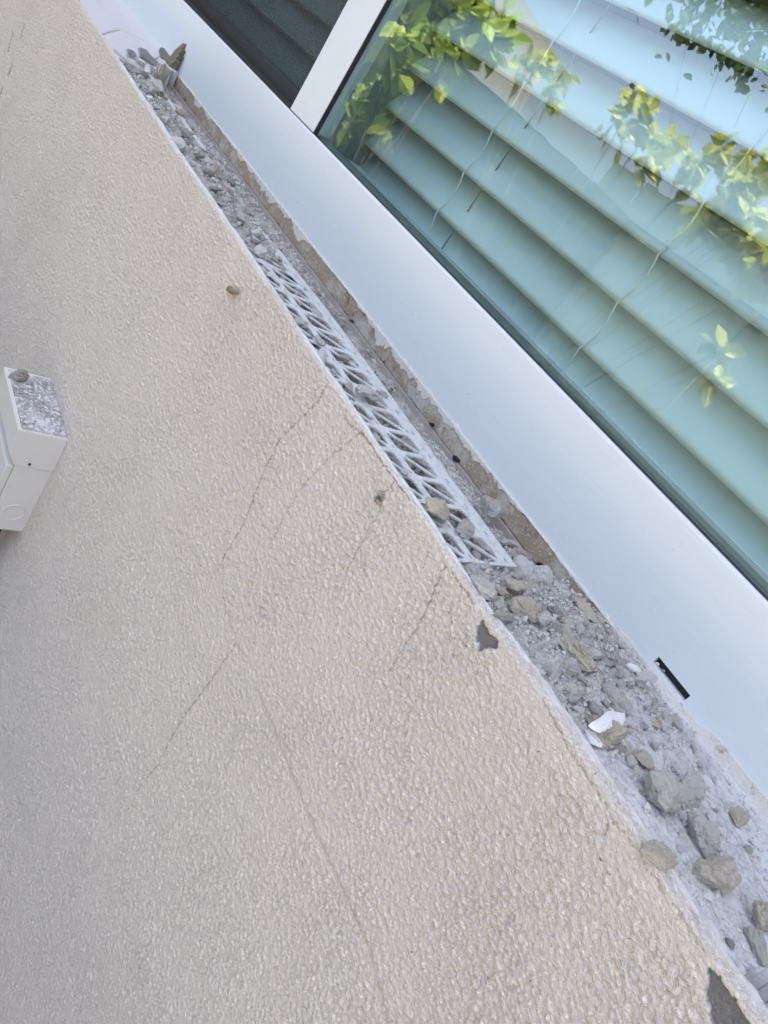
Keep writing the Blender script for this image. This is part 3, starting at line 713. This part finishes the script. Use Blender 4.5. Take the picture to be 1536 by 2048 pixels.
# ================================================================== electrical box on the wall
def ebox():
    zt = on_y(137, 880, 1.0)[2]; xr = on_y(137, 880, 1.0)[0]; xl = xr - 0.395; dep = 0.176
    root = thing("electrical_box", "beige metal electrical box fixed to the stucco, dusted with grey crumbs", "electrical box")
    zb = zt - 0.50; yf = 1 - dep
    # cap: upper shallow hood with a chamfered lower end
    bm = bmesh.new()
    hexa = [(1.004, zt), (yf, zt), (yf, zt - 0.105), (yf + 0.035, zt - 0.165), (1.004, zt - 0.165)]
    A = [bm.verts.new(P(xr, y, z)) for y, z in hexa]; B = [bm.verts.new(P(xl, y, z)) for y, z in hexa]
    n = len(hexa)
    for k in range(n): bm.faces.new((A[k], A[(k + 1) % n], B[(k + 1) % n], B[k]))
    bm.faces.new(A); bm.faces.new(B[::-1])
    bmesh.ops.bevel(bm, geom=list(bm.edges), offset=0.0012, segments=2, affect='EDGES')
    from_bm("hood", bm, BOXP, root)
    t = NT("dusty_box_top")
    m = t.math('MULTIPLY', t.ramp(t.noise(240, 5, 0.7), (0.44, 0.0), (0.56, 1.0)), t.ramp(t.noise(40, 3), (0.3, 0.25), (0.6, 1.0)))
    t.set(t.mix(m, (0.66, 0.65, 0.64), (0.27, 0.27, 0.265)), 0.9, 0.1); t.bump(m, 0.7, 0.003)
    boxo("dust_sheet", P(xl + 0.02, yf + 0.012, zt + 0.0003), P(xr - 0.012, 0.995, zt + 0.004), t.m, root)
    boxo("case", P(xl + 0.006, yf + 0.040, zb), P(xr - 0.006, 1.003, zt - 0.167), BOXP, root, 0.0012)
    boxo("cover_plate", P(xl + 0.012, yf + 0.012, zb - 0.05), P(xr - 0.004, yf + 0.0385, zt - 0.169), BOXP, root, 0.0012)
    bm = bmesh.new(); p = P(xr, yf + 0.085, zt - 0.145)
    tube(bm, [p + Vector((-0.001, 0, 0)), p + Vector((0.0012, 0, 0))], 0.0016, 10); from_bm("screw", bm, RUBBER, root)
    bm = bmesh.new(); p = P(xr - 0.006, 0.935, zt - 0.40)
    pts = [p + Vector((0.0002, math.cos(a) * 0.0125, math.sin(a) * 0.0125)) for a in [i * math.pi / 14 for i in range(29)]]
    tube(bm, pts, 0.0009, 6); from_bm("knockout_ring", bm, BOXP, root)
    bm = bmesh.new(); p = P(xr - 0.12, 0.93, zb)
    tube(bm, [p + Vector((0, 0, 0.01)), p + Vector((0, 0, -0.12)), p + Vector((-0.01, 0, -0.3)), p + Vector((0, 0, -0.55))], 0.016, 12)
    from_bm("cable", bm, RUBBER, root, True)
    return zt, xl, xr, yf
EB = ebox()

# ================================================================== mortar lumps
def lump_mesh(seed, sub=3, planes=14, round_=0.0, rough=0.13, name="mortar_lump"):
    rnd = random.Random(seed); bm = bmesh.new(); bmesh.ops.create_icosphere(bm, subdivisions=sub, radius=1.0)
    pl = []
    for _ in range(planes):
        v = Vector((rnd.gauss(0, 1), rnd.gauss(0, 1), rnd.gauss(0, 1))).normalized(); pl.append((v, rnd.uniform(0.42, 0.95)))
    off = Vector((rnd.random() * 50, rnd.random() * 50, rnd.random() * 50))
    for v in bm.verts:
        d = v.co.normalized(); r = 1.0
        for n, c in pl:
            k = d.dot(n)
            if k > 0.05: r = min(r, c / k)
        r = r * (1 - round_) + round_ * 0.85
        w_ = d + 0.35 * mnoise.noise_vector(d * 2.3 + off)
        r *= 1 + rough * 1.6 * mnoise.noise(w_ * 1.7 + off) + rough * mnoise.noise(w_ * 4.1 + off) + rough * 0.7 * mnoise.noise(w_ * 9 + off)
        v.co = d * r
    me = bpy.data.meshes.new(name); bm.to_mesh(me); bm.free(); return me
def lump(px, py, w, h, ang, mat, label, zc=None, tall=0.75, sub=4, cat="rubble", name="mortar_lump", seed=None, group=None, round_=0.0, sink=0.2, lift=0.0, rough=0.13, cls="bed"):
    """centre pixel, long and short size in pixels, image angle of the long axis (deg, y down)"""
    z0 = -0.57 if zc is None else zc
    for _ in range(3):
        c = on_z(px, py, z0); dep = c @ W[:, 0:3][:, 2] if False else float((W.T @ c)[2])
        a_ = w / 2 / FPX * dep; b_ = h / 2 / FPX * dep; hh = tall * (a_ + b_) / 2 * 1.1
        if zc is None:
            s_ = sill_z(c[0], min(max(c[1], 1.02), 1.44)); z0 = s_ + hh * (1 - 2 * sink) + lift
    dx, dy = math.cos(math.radians(ang)), math.sin(math.radians(ang))
    e = on_z(px + dx * w / 2, py + dy * w / 2, z0) - c; rz = math.atan2(e[1], e[0])
    la = float(np.linalg.norm(e))
    f = on_z(px - dy * h / 2, py + dx * h / 2, z0) - c; lb = abs(-math.sin(rz) * f[0] + math.cos(rz) * f[1])
    la = min(la, a_ * 1.5); lb = min(max(lb, b_ * 0.6), b_ * 1.45)
    me = lump_mesh(seed if seed is not None else int(px * 7 + py), sub, 14, round_, rough, name)
    me.materials.append(mat)
    o = bpy.data.objects.new(name, me); COL.objects.link(o)
    k_ = 1.28; o.location = P(*c); o.scale = (la * S * k_, lb * S * k_, hh * S * k_); o.rotation_euler = (random.uniform(-.15, .15), random.uniform(-.15, .15), rz)
    tag(o, label, cat, group)
    return o
BEADZ = -0.553
LUMPS = [
    (728, 784, 25, 23, 20, ST_PALE, "small round grey lump resting alone on the white bead strip", BEADZ + .012, .9),
    (878, 1022, 60, 28, 22, ST_TAN, "dark tan curved lump lying across the bead beside the wall edge", BEADZ + .012, .7),
    (930, 1060, 38, 28, 50, ST_GREY, "knobbly grey lump sitting in a bead hole near its cut end", BEADZ + .006, .7),
    (975, 1032, 56, 52, 20, ST_GREY, "large rounded grey lump wedged between bead and frame base", None, .95),
    (1024, 1090, 42, 26, -10, ST_PALE, "flat grey flake by the pink board just above the bead end", None, .5),
    (1045, 1112, 44, 20, 10, ST_GREY, "low wedge of mortar tucked under the flat flake", None, .6),
    (1052, 1143, 52, 48, 35, ST_PALE, "big pale lump at the tip of the white bead", None, .8),
    (1088, 1163, 58, 40, 65, ST_PALE, "flat faced slab of mortar leaning toward the window frame", None, .8),
    (1027, 1174, 48, 34, 20, ST_TAN, "yellow stained lump at the cut end of the bead", None, .8),
    (962, 1174, 52, 32, 60, ST_PALE, "elongated pale lump against the wall edge below the bead", None, .8),
    (988, 1197, 24, 16, 20, ST_PALE, "small angular pale bit beside the elongated edge lump", None, .8),
    (1007, 1186, 32, 18, 30, ST_TAN, "small tan lump under the yellow stained one", None, .7),
    (1050, 1218, 48, 34, 25, ST_TAN, "tan lump in the middle of the rubble row", None, .8),
    (1084, 1240, 40, 30, 80, ST_PALE, "upright blocky pale lump at the front of the rubble row", None, 1.0),
    (1111, 1230, 32, 26, 30, ST_DARK, "dark broken lump right of the upright pale block", None, .85),
    (1011, 1232, 40, 24, 20, ST_GREY, "low grey lump left of the tan one near the wall edge", None, .6),
    (1132, 1250, 24, 22, 0, ST_PALE, "round pale pebble below the dark broken lump", None, .9),
    (1156, 1262, 30, 20, -15, ST_PALE, "oval pale pebble at the right of the rubble row", None, .8),
    (1166, 1222, 52, 34, 62, ST_TAN, "tan slab of plaster against the frame base", None, .5),
    (1156, 1299, 60, 48, 50, ST_TAN, "large rough tan lump alone on the blue grey grit", None, .7),
    (1076, 1190, 22, 16, 30, ST_BLUE, "small bluish pebble behind the flat faced slab", None, .8),
    (1146, 1387, 50, 24, 35, ST_PALE, "pointed pale shard above the small pebble cluster", None, .7),
    (1232, 1400, 62, 52, 60, ST_GREY, "broad grey lump behind the white capped stone", None, .7),
    (1186, 1478, 34, 20, 40, PAINTCHIP, "white angular paint chip below the white capped stone", None, .5),
    (1232, 1497, 30, 20, 5, ST_GREY, "flat grey pebble just under the white capped stone", None, .6),
    (1292, 1358, 32, 28, 0, ST_PALE, "round pale lump beside the drain slot", None, .9),
    (1265, 1337, 32, 15, 55, PAINTCHIP, "white flake standing near the drain slot", None, .6),
    (1224, 1315, 26, 24, 0, ST_GREY, "grey pebble above the white flake", None, .9),
    (1247, 1352, 34, 22, 15, ST_PALE, "oval pale lump left of the white flake", None, .8),
    (1191, 1421, 26, 26, 60, ST_GREY, "grey pebble left of the broad grey lump", None, .9),
    (1157, 1422, 24, 16, 0, ST_PALE, "white spotted pebble of the small cluster", None, .8),
    (1150, 1405, 20, 14, 10, ST_TAN, "tan pebble under the pointed shard", None, .9),
    (1292, 1518, 44, 30, 20, ST_TAN, "half buried tan lump above the big egg shaped one", None, .6),
    (1325, 1585, 104, 64, 58, ST_GREY, "biggest egg shaped grey lump on the pale sill", None, .75, 4),
    (1384, 1578, 72, 56, 65, ST_GREY, "sandy crumbling lump touching the biggest one", None, .6, 4),
    (1405, 1672, 64, 58, 70, ST_GREY, "rounded grey lump on pale plaster below the biggest one", None, .8, 4),
    (1478, 1634, 44, 34, 45, ST_TAN, "small hollow tan lump near the cracked frame corner", None, .8),
    (1438, 1755, 66, 60, 80, ST_TAN, "pyramid shaped tan lump on the pale sill", None, .95, 4),
    (1318, 1712, 64, 34, 28, ST_TAN, "flat tan lump straddling the rim of the wall", None, .6),
    (1526, 1838, 64, 46, 65, ST_TAN, "tan lump cut off at the right of the sill", None, .9),
    (1517, 1888, 60, 36, 80, ST_GREY, "grey lump at the brink of the dark corner hole", None, .8),
    (1458, 1884, 22, 15, 40, ST_DARK, "little dark crumb on the white plaster near the hole", None, .7),
    (322, 150, 44, 30, 25, ST_TAN, "brown block of mortar under the broken end of the far sill", None, 1.1),
    (314, 178, 44, 26, 45, ST_GREY, "grey mound below the far broken sill end", None, .7),
    (278, 143, 30, 14, 40, ST_PALE, "pale flake lying in the far rubble by the wall edge", None, .5),
    (298, 195, 16, 8, 10, PAINTCHIP, "tiny white chip in the far grey rubble", None, .5),
    (559, 579, 18, 14, 0, ST_PALE, "small pale pebble above the first open bead holes", None, .9),
    (597, 633, 30, 20, 30, ST_PALE, "pale lump beside the wall edge at the first bead holes", None, .8),
    (629, 683, 22, 16, 20, ST_TAN, "tan pebble in a bead hole near the wall edge", None, .8),
    (771, 884, 40, 26, 40, ST_GREY, "grey slab showing through the bead near the wall edge", None, .5),
    (788, 859, 26, 22, 20, ST_TAN, "tan lump peeping through a bead hole", None, .9),
    (836, 968, 34, 22, 10, ST_TAN, "tan lump under the bead by the dark gap", None, .8),
    (833, 993, 30, 20, 40, ST_GREY, "grey lump below the bead at the wall edge", None, .8),
    (452, 372, 24, 16, 20, ST_TAN, "tan lump in the far rubble under the frame", None, .8),
]
for L in LUMPS:
    px, py, w, h, a, m, lab, zc, tall = L[:9]; sub = 4
    lump(px, py, w, h, a, m, lab, zc=zc, tall=tall, sub=sub, name="paint_chip" if m is PAINTCHIP else "mortar_lump", cat="paint chip" if m is PAINTCHIP else "mortar lump",
         round_=0.08 if m is PAINTCHIP else 0.0, rough=0.05 if m is PAINTCHIP else 0.12)
# white capped stone: painted skin on a tan body
cap = lump(1220, 1462, 66, 56, 10, ST_TAN, "tan stone capped with a flat white paint skin", tall=1.0, sub=4, cat="mortar lump", seed=77)
def paint_cap(o):
    poly_px = [(1182, 1446), (1197, 1438), (1213, 1424), (1222, 1422), (1250, 1427), (1249, 1440), (1245, 1452), (1232, 1456), (1222, 1453), (1212, 1460), (1205, 1461), (1198, 1458), (1190, 1453)]
    zc = (o.location.z - CAMZ) / S + 0.017
    bm = bmesh.new(); pts = [P(*on_z(x, y, zc)) for x, y in poly_px]
    c = sum(pts, Vector()) / len(pts)
    top = [bm.verts.new(p + Vector((0, 0, 0.0012 * random.random()))) for p in pts]; cv = bm.verts.new(c + Vector((0, 0, 0.0022)))
    bot = [bm.verts.new(p + Vector((0, 0, -0.0022))) for p in pts]; cb = bm.verts.new(c - Vector((0, 0, 0.0035)))
    n = len(pts)
    for k in range(n):
        bm.faces.new((top[k], top[(k + 1) % n], cv)); bm.faces.new((bot[(k + 1) % n], bot[k], cb)); bm.faces.new((top[k], bot[k], bot[(k + 1) % n], top[(k + 1) % n]))
    s = from_bm("paint_skin", bm, PAINTCHIP); s.parent = o; bpy.context.view_layer.update(); s.matrix_parent_inverse = o.matrix_world.inverted()
paint_cap(cap)
# stone on the electrical box
lump(36, 750, 32, 17, 8, ST_DARK, "grey stone lying on top of the electrical box", zc=EB[0] + 0.016, tall=0.8, cat="stone", name="stone")
# flakes of the far broken end
def flake(px, py, w, h, ang, tiltdeg, mat, label, lift=0.012, name="mortar_flake", th=0.004, seed=0):
    rnd = random.Random(seed); z0 = -0.565; c = on_z(px, py, z0); s_ = sill_z(c[0], min(max(c[1], 1.02), 1.44)); z0 = s_ + lift; c = on_z(px, py, z0)
    dep = float((W.T @ c)[2]); a_ = w / 2 / FPX * dep; b_ = h / 2 / FPX * dep
    dx, dy = math.cos(math.radians(ang)), math.sin(math.radians(ang)); e = on_z(px + dx * 5, py + dy * 5, z0) - c
    bm = bmesh.new(); n = 9; ring = [(math.cos(t) * a_ * rnd.uniform(.7, 1.1), math.sin(t) * b_ * rnd.uniform(.7, 1.1)) for t in [i * 2 * math.pi / n for i in range(n)]]
    T = [bm.verts.new((x * S, y * S, th / 2 + rnd.uniform(-.001, .001))) for x, y in ring]; B = [bm.verts.new((x * S * .95, y * S * .95, -th / 2)) for x, y in ring]
    bm.faces.new(T); bm.faces.new(B[::-1])
    for k in range(n): bm.faces.new((T[k], B[k], B[(k + 1) % n], T[(k + 1) % n]))
    o = from_bm(name, bm, mat); o.location = P(*c); o.rotation_euler = (math.radians(tiltdeg), math.radians(rnd.uniform(-12, 12)), math.atan2(e[1], e[0]))
    tag(o, label, "flake"); return o
FL = [(262, 106, 52, 18, 8, 25, ST_DARK, "dark thin flake at the broken edge of the far sill nearest the wall"),
      (288, 108, 60, 26, 10, 35, ST_BLUE, "bluish grey flake stacked on the far broken sill edge"),
      (300, 118, 56, 22, 20, 40, ST_DARK, "dark slab flake under the bluish one at the far break"),
      (312, 114, 40, 14, 65, 50, ST_PALE, "pale splinter standing up in the far break"),
      (295, 140, 56, 13, 70, 30, ST_PALE, "long pale splinter leaning over the brown block"),
      (252, 120, 56, 13, 30, 10, ST_PALE, "pale slat of plaster bridging the dark gap at the wall edge"),
      (328, 110, 40, 26, 25, 45, ST_DARK, "dark flake under the brown tooth by the frame")]
for k, (px, py, w, h, a, t_, m, lab) in enumerate(FL): flake(px, py, w, h, a, t_, m, lab, lift=0.016, seed=k, th=0.0022)
# serrated brown tooth at the frame
def tooth():
    c = on_y(343, 128, 1.42); bm = bmesh.new()
    pr = [(-0.02, -0.05), (0.03, -0.05), (0.042, 0.05), (0.026, 0.06), (0.034, 0.10), (0.014, 0.095), (0.018, 0.14), (0.0, 0.135), (-0.006, 0.18), (-0.03, 0.17), (-0.034, 0.09), (-0.022, 0.05)]
    A = [bm.verts.new(P(c[0] + x * 1.3, 1.40 + y * 0.25, c[2] + y * 0.62)) for x, y in pr]; B = [bm.verts.new(P(c[0] + x * 1.3, 1.422 + y * 0.25, c[2] + y * 0.62)) for x, y in pr]
    n = len(pr); bm.faces.new(A); bm.faces.new(B[::-1])
    for k in range(n): bm.faces.new((A[k], A[(k + 1) % n], B[(k + 1) % n], B[k]))
    o = from_bm("plaster_shard", bm, mat_stone("brown_shard", (0.16, 0.13, 0.09), (0.26, 0.21, 0.15))); tag(o, "jagged brown shard standing against the frame at the far sill end", "plaster shard")
tooth()
# crumbs: small lumps alike
PEB = [lump_mesh(900 + k, 2, 8, 0.05, 0.14, "crumb") for k in range(8)]
def crumbs(n, x0, x1, y0, y1, rmin, rmax, mats, label, group, on=None):
    for i in range(n):
        for _ in range(20):
            X = random.uniform(x0, x1); Y = random.uniform(y0, y1)
            z, mk = sill_h(np.array([[X]]), np.array([[Y]])); 
            if random.random() > mk[0, 0, 0] * 0.8: break
        r = rmin * (rmax / rmin) ** (random.random() ** 1.8)
        me = random.choice(PEB).copy() if False else random.choice(PEB)
        o = bpy.data.objects.new("crumb", me); COL.objects.link(o)
        if len(me.materials) == 0: me.materials.append(mats[0])
        o.material_slots[0].link = 'OBJECT'; o.material_slots[0].material = random.choice(mats)
        o.location = P(X, Y, z[0, 0] + r * 0.45); o.scale = (r * S * random.uniform(.9, 1.4), r * S * random.uniform(.7, 1.1), r * S * random.uniform(.6, .9))
        o.rotation_euler = (random.random() * .6, random.random() * .6, random.random() * 6.28); tag(o, label, "crumb", group)
MX = [ST_GREY, ST_PALE, ST_GREY, ST_TAN]
crumbs(70, -0.72, -0.30, 1.07, 1.40, 0.007, 0.017, MX, "small mortar crumb in the rubble heap below the bead tip", "crumbs below the bead tip")
crumbs(60, -0.40, -0.02, 1.07, 1.36, 0.006, 0.013, MX, "small mortar crumb on the dusty near end of the sill", "crumbs on the near sill")
crumbs(70, -1.9, -0.72, 1.03, 1.34, 0.007, 0.017, [ST_GREY, ST_TAN, ST_GREY, ST_DARK], "small mortar crumb under or beside the perforated bead", "crumbs around the bead")
crumbs(90, -3.35, -1.85, 1.03, 1.32, 0.010, 0.030, [ST_GREY, ST_TAN, ST_PALE, ST_DARK], "small mortar crumb in the far rubble along the frame", "crumbs in the far rubble")

def loose(n, place, rmin, rmax, mats, label, group):
    for i in range(n):
        X, Y, Z = place(); r = rmin * (rmax / rmin) ** (random.random() ** 1.6); me = random.choice(PEB)
        o = bpy.data.objects.new("crumb", me); COL.objects.link(o); o.material_slots[0].link = 'OBJECT'; o.material_slots[0].material = random.choice(mats)
        o.location = P(X, Y, Z + r * 0.4); o.scale = (r * S * random.uniform(.9, 1.5), r * S * random.uniform(.7, 1.1), r * S * random.uniform(.5, .8))
        o.rotation_euler = (random.random() * .4, random.random() * .4, random.random() * 6.28); tag(o, label, "crumb", group)
def on_bead():
    X = -0.70 - 1.35 * random.random() ** 0.55; Y = 1.02 + 0.17 * random.random() ** 1.3
    return X, Y, -0.561 + random.uniform(-0.010, 0.003) - 0.030 * max(0.0, -1.75 - X)
loose(75, on_bead, 0.006, 0.018, [ST_GREY, ST_TAN, ST_GREY, ST_PALE], "small mortar crumb caught on the perforated bead", "crumbs caught on the bead")
loose(26, lambda: (random.uniform(EB[1] + 0.05, EB[2] - 0.03), 1 - 0.16 * random.random() ** 1.7, EB[0] + 0.003), 0.004, 0.011, [ST_GREY, ST_DARK], "small grey crumb fallen on the box top", "crumbs on the electrical box")
for (X_, Z_, r_, m_, lab_) in ((-0.384, -0.5345, 0.0055, PAINTCHIP, "white plaster bit at the upper end of the drain slot"), (-0.366, -0.5335, 0.0045, ST_TAN, "tan crumb lying inside the black drain slot"), (-0.322, -0.5365, 0.003, ST_GREY, "tiny grey crumb low in the black drain slot")):
    o = bpy.data.objects.new("crumb", PEB[2]); COL.objects.link(o); o.material_slots[0].link = 'OBJECT'; o.material_slots[0].material = m_
    o.location = P(X_, FY + 0.006, Z_); o.scale = (r_ * S, r_ * S * 0.8, r_ * S * 0.8); tag(o, lab_, "crumb")
# ------------------------------------------------------------------ small life
def spider():
    c = on_y(757, 995, 0.992); bm = bmesh.new(); p = P(*c)
    for dx, r in ((0, 0.0016), (0.0026, 0.0011)):
        q = bmesh.ops.create_icosphere(bm, subdivisions=2, radius=r); bmesh.ops.translate(bm, verts=q['verts'], vec=p + Vector((dx, 0, 0)))
    for k in range(8):
        a = (k % 4 - 1.5) * 0.55 + (0 if k < 4 else math.pi) + math.pi / 2
        d = Vector((math.cos(a), 0, math.sin(a))); tube(bm, [p, p + d * 0.0025 + Vector((0, -0.0015, 0)), p + d * 0.005 + Vector((0, 0.0015, 0))], 0.00022, 5)
    tag(from_bm("spider", bm, mat_plain("spider_grey", (0.12, 0.11, 0.09), 0.9)), "tiny grey spider clinging to the stucco below the bead", "spider")
spider()
def husk():
    a = P(*on_y(455, 579, 0.992)); b = P(*on_y(476, 587, 0.990)); bm = bmesh.new()
    tube(bm, [a, a * .75 + b * .25 + Vector((0, -.001, .001)), a * .4 + b * .6 + Vector((0, -.002, 0)), b], [0.0012, 0.003, 0.0026, 0.0012], 8)
    tag(from_bm("dry_husk", bm, LEAFBIT, None, True), "dry brown husk stuck on the stucco in the upper wall", "husk")
husk()
def fly():
    p = P(*on_y(1264, 171, YG - 0.004)); bm = bmesh.new()
    q = bmesh.ops.create_icosphere(bm, subdivisions=2, radius=0.0016); bmesh.ops.scale(bm, verts=q['verts'], vec=(1.7, .8, 1)); bmesh.ops.translate(bm, verts=q['verts'], vec=p)
    for k in range(6):
        a = k * 1.047 + .4; d = Vector((math.cos(a), 0, math.sin(a))); tube(bm, [p, p + d * 0.004], 0.0002, 4)
    tag(from_bm("fly", bm, CHITIN), "tiny black fly sitting on the window glass", "fly")
fly()

# ================================================================== garden seen in the glass, with added fences and unseen low shrubs
def leaf_cloud(name, pts, size, mat, parent, seed):
    rng = np.random.default_rng(seed); n = len(pts)
    shape = np.array([(0, 0, 0), (0.28, 0.32, 0.05), (0.30, 0.62, 0.06), (0, 1.0, -0.06), (-0.30, 0.62, 0.06), (-0.28, 0.32, 0.05), (0, .5, -0.03)])
    F = np.array([(0, 1, 6), (1, 2, 6), (2, 3, 6), (3, 4, 6), (4, 5, 6), (5, 0, 6)])
    Q, _ = np.linalg.qr(rng.normal(size=(n, 3, 3)))
    V = np.einsum('nij,kj->nki', Q, shape) * (size * rng.uniform(0.6, 1.3, (n, 1, 1))) + pts[:, None, :]
    T = (F[None] + 7 * np.arange(n)[:, None, None]).reshape(-1, 3)
    me = bpy.data.meshes.new(name); me.from_pydata(V.reshape(-1, 3).tolist(), [], T.tolist()); me.update()
    return link(name, me, mat, parent)
def shrub(name, label, base, blobs, nleaf, size, mat, seed, group=None, stem=0.005):
    root = thing(name, label, "tree", (0, 0, 0), group); rng = np.random.default_rng(seed); pts = []
    bm = bmesh.new(); b0 = Vector(base)
    for (c, r) in blobs:
        k = max(20, int(nleaf * r ** 2 / sum(q[1] ** 2 for q in blobs)))
        cl = rng.normal(size=(max(4, k // 18), 3)); cl /= np.linalg.norm(cl, axis=1)[:, None]; cl = np.array(c) + cl * r * rng.uniform(.35, 1.0, (len(cl), 1))
        pts.append(cl[rng.integers(0, len(cl), k)] + rng.normal(size=(k, 3)) * r * 0.17)
        c_ = Vector(c); mid = (b0 + c_) / 2 + Vector((rng.normal() * .05, rng.normal() * .05, .06))
        tube(bm, [b0 + Vector((rng.normal() * .03, rng.normal() * .03, 0)), mid, c_], [stem, stem * .7, stem * .35], 7)
    from_bm("trunk", bm, BARK, root, True)
    leaf_cloud("crown", np.concatenate(pts), size, mat, root, seed)
    return root
def mirror_at(px, py, y):           # the garden point that the pane reflects at a pixel
    r = ray(px, py); yg = (YG - 1) * S; y0 = 2 * yg + S
    t = (y0 - y) / r[1]; return (r[0] * t, y, CAMZ + r[2] * t)
def blobs(lst, y): return [(mirror_at(px, py, y + dy), r) for px, py, dy, r in lst]
shrub("shrub", "bright green leafy shrub reflected at the left of the pane", (-3.9, -2.0, 0), blobs([(650, 40, 0, .22), (700, 60, .1, .24), (690, 150, 0, .20), (760, 20, 0, .28), (840, 20, 0, .24), (800, 90, .1, .16), (650, 170, 0, .2), (660, 235, 0, .16), (720, 230, .0, .14), (770, 160, 0, .12), (880, 60, 0, .16), (930, 20, 0, .18), (980, 30, 0, .14), (750, 270, 0, .07), (900, 120, 0, .08)], -2.0), 2300, 0.125, LEAF, 3, stem=0.008)
shrub("shrub", "yellow green broad leaved shrub reflected across the right of the pane", (-1.9, -1.6, 0), blobs([(1040, 130, 0, .06), (1080, 110, 0, .07), (1110, 170, 0, .08), (1240, 250, 0, .09), (1290, 270, 0, .10), (1400, 350, 0, .09), (1450, 400, 0, .10), (1500, 440, 0, .11), (1540, 380, 0, .12), (1480, 470, 0, .10), (1530, 520, 0, .12), (1440, 300, 0, .05), (1600, 520, 0, .18), (1410, 440, 0, .04), (1290, 330, 0, .04), (1440, 700, 0, .03), (1430, 740, 0, .03)], -1.4), 620, 0.064, LEAFY, 5)
shrub("tree", "distant dark tree reflected at the upper right of the pane", (-6.0, -9.0, 0), blobs([(1490, 10, 0, .8), (1560, 60, 0, .9), (1400, -40, 0, .8)], -8.0), 900, 0.16, LEAFD, 9)
FENCE = mat_plain("dark_stained_board", (0.06, 0.08, 0.072), 0.8, 0.2, 0.35, 8, 0.4, 60)
def fence(label, p0, p1, h):  # fences added to darken what the pane reflects
    root = thing("garden_fence", label, "fence", p0); d = Vector(p1) - Vector(p0); n = int(d.length / 0.145); rz = math.atan2(d.y, d.x)
    bm = bmesh.new(); box(bm, (-0.076, -0.002, 0.02), (0.076, 0.002, h)); bmesh.ops.recalc_face_normals(bm, faces=bm.faces)
    me = bpy.data.meshes.new("board"); bm.to_mesh(me); bm.free(); me.materials.append(FENCE)
    for k in range(n):
        o = bpy.data.objects.new("board", me); COL.objects.link(o); o.parent = root
        o.location = d * ((k + 0.5) / n) + Vector((0.006 * (k % 2) * math.sin(-rz), 0.006 * (k % 2) * math.cos(rz), random.uniform(-.008, .008))); o.rotation_euler = (random.uniform(-.01, .01), 0, rz)
    for z in (0.35, h - 0.3):
        bm = bmesh.new(); box(bm, (0, 0.0105, z), (d.length, 0.05, z + 0.08)); o = from_bm("rail", bm, FENCE, root); o.matrix_parent_inverse = Matrix.Identity(4); o.rotation_euler = (0, 0, rz)
fence("tall dark board fence across the end of the garden", (-4.9, -4.8, 0), (3.0, -4.8, 0), 2.0)
fence("dark board fence running out from the house wing", (-4.35, -0.1, 0), (-4.35, -4.78, 0), 1.72)
prng = np.random.default_rng(21)
for k in range(5):  # unseen shrubs added to block ground bounce and dim the lower-left wall
    bx = -2.5 + k * 0.62
    shrub("shrub", ["low dark shrub at the foot of the stucco wall, farthest from the window middle", "low dark shrub at the wall foot beside the electrical box", "low dark shrub at the wall foot under the box cable", "low dark shrub at the wall foot below the long crack", "low dark shrub at the wall foot nearest the chipped corner"][k],
          (bx, -0.85, 0), [((bx + prng.normal() * .08, -0.85 + prng.normal() * .06, z_), .26) for z_ in (0.25, 0.45, 0.6 - 0.06 * k)], 700, 0.06, LEAFD, 40 + k, "shrubs planted along the wall foot")
# wing of the house whose gable end shows in the glass
def wing():
    xw = -4.5
    def at(px, py):
        r = ray(px, py); yg = (YG - 1) * S; y0 = 2 * yg + S; t = xw / r[0]
        return (y0 - r[1] * t, CAMZ + r[2] * t)
    (ya, za), (yb, zb) = at(1048, 0), at(1112, 108)
    sl = (za - zb) / (ya - yb); bm = bmesh.new()
    pr = [(yb - 0.1, 0.0), (yb, zb), (ya, za), (0.0, za + sl * (0 - ya)), (0.0, 0.0)]
    A = [bm.verts.new((xw, y, z)) for y, z in pr]; B = [bm.verts.new((xw - 3.0, y, z)) for y, z in pr]
    for k in range(5): bm.faces.new((A[k], A[(k + 1) % 5], B[(k + 1) % 5], B[k]))
    bm.faces.new(A); bm.faces.new(B[::-1]); print('wing', pr)
    root = thing("house_wing", "pale cream gabled wing of the house reflected at the top of the pane", "house wing"); from_bm("gable_wall", bm, WALLP, root)
wing()
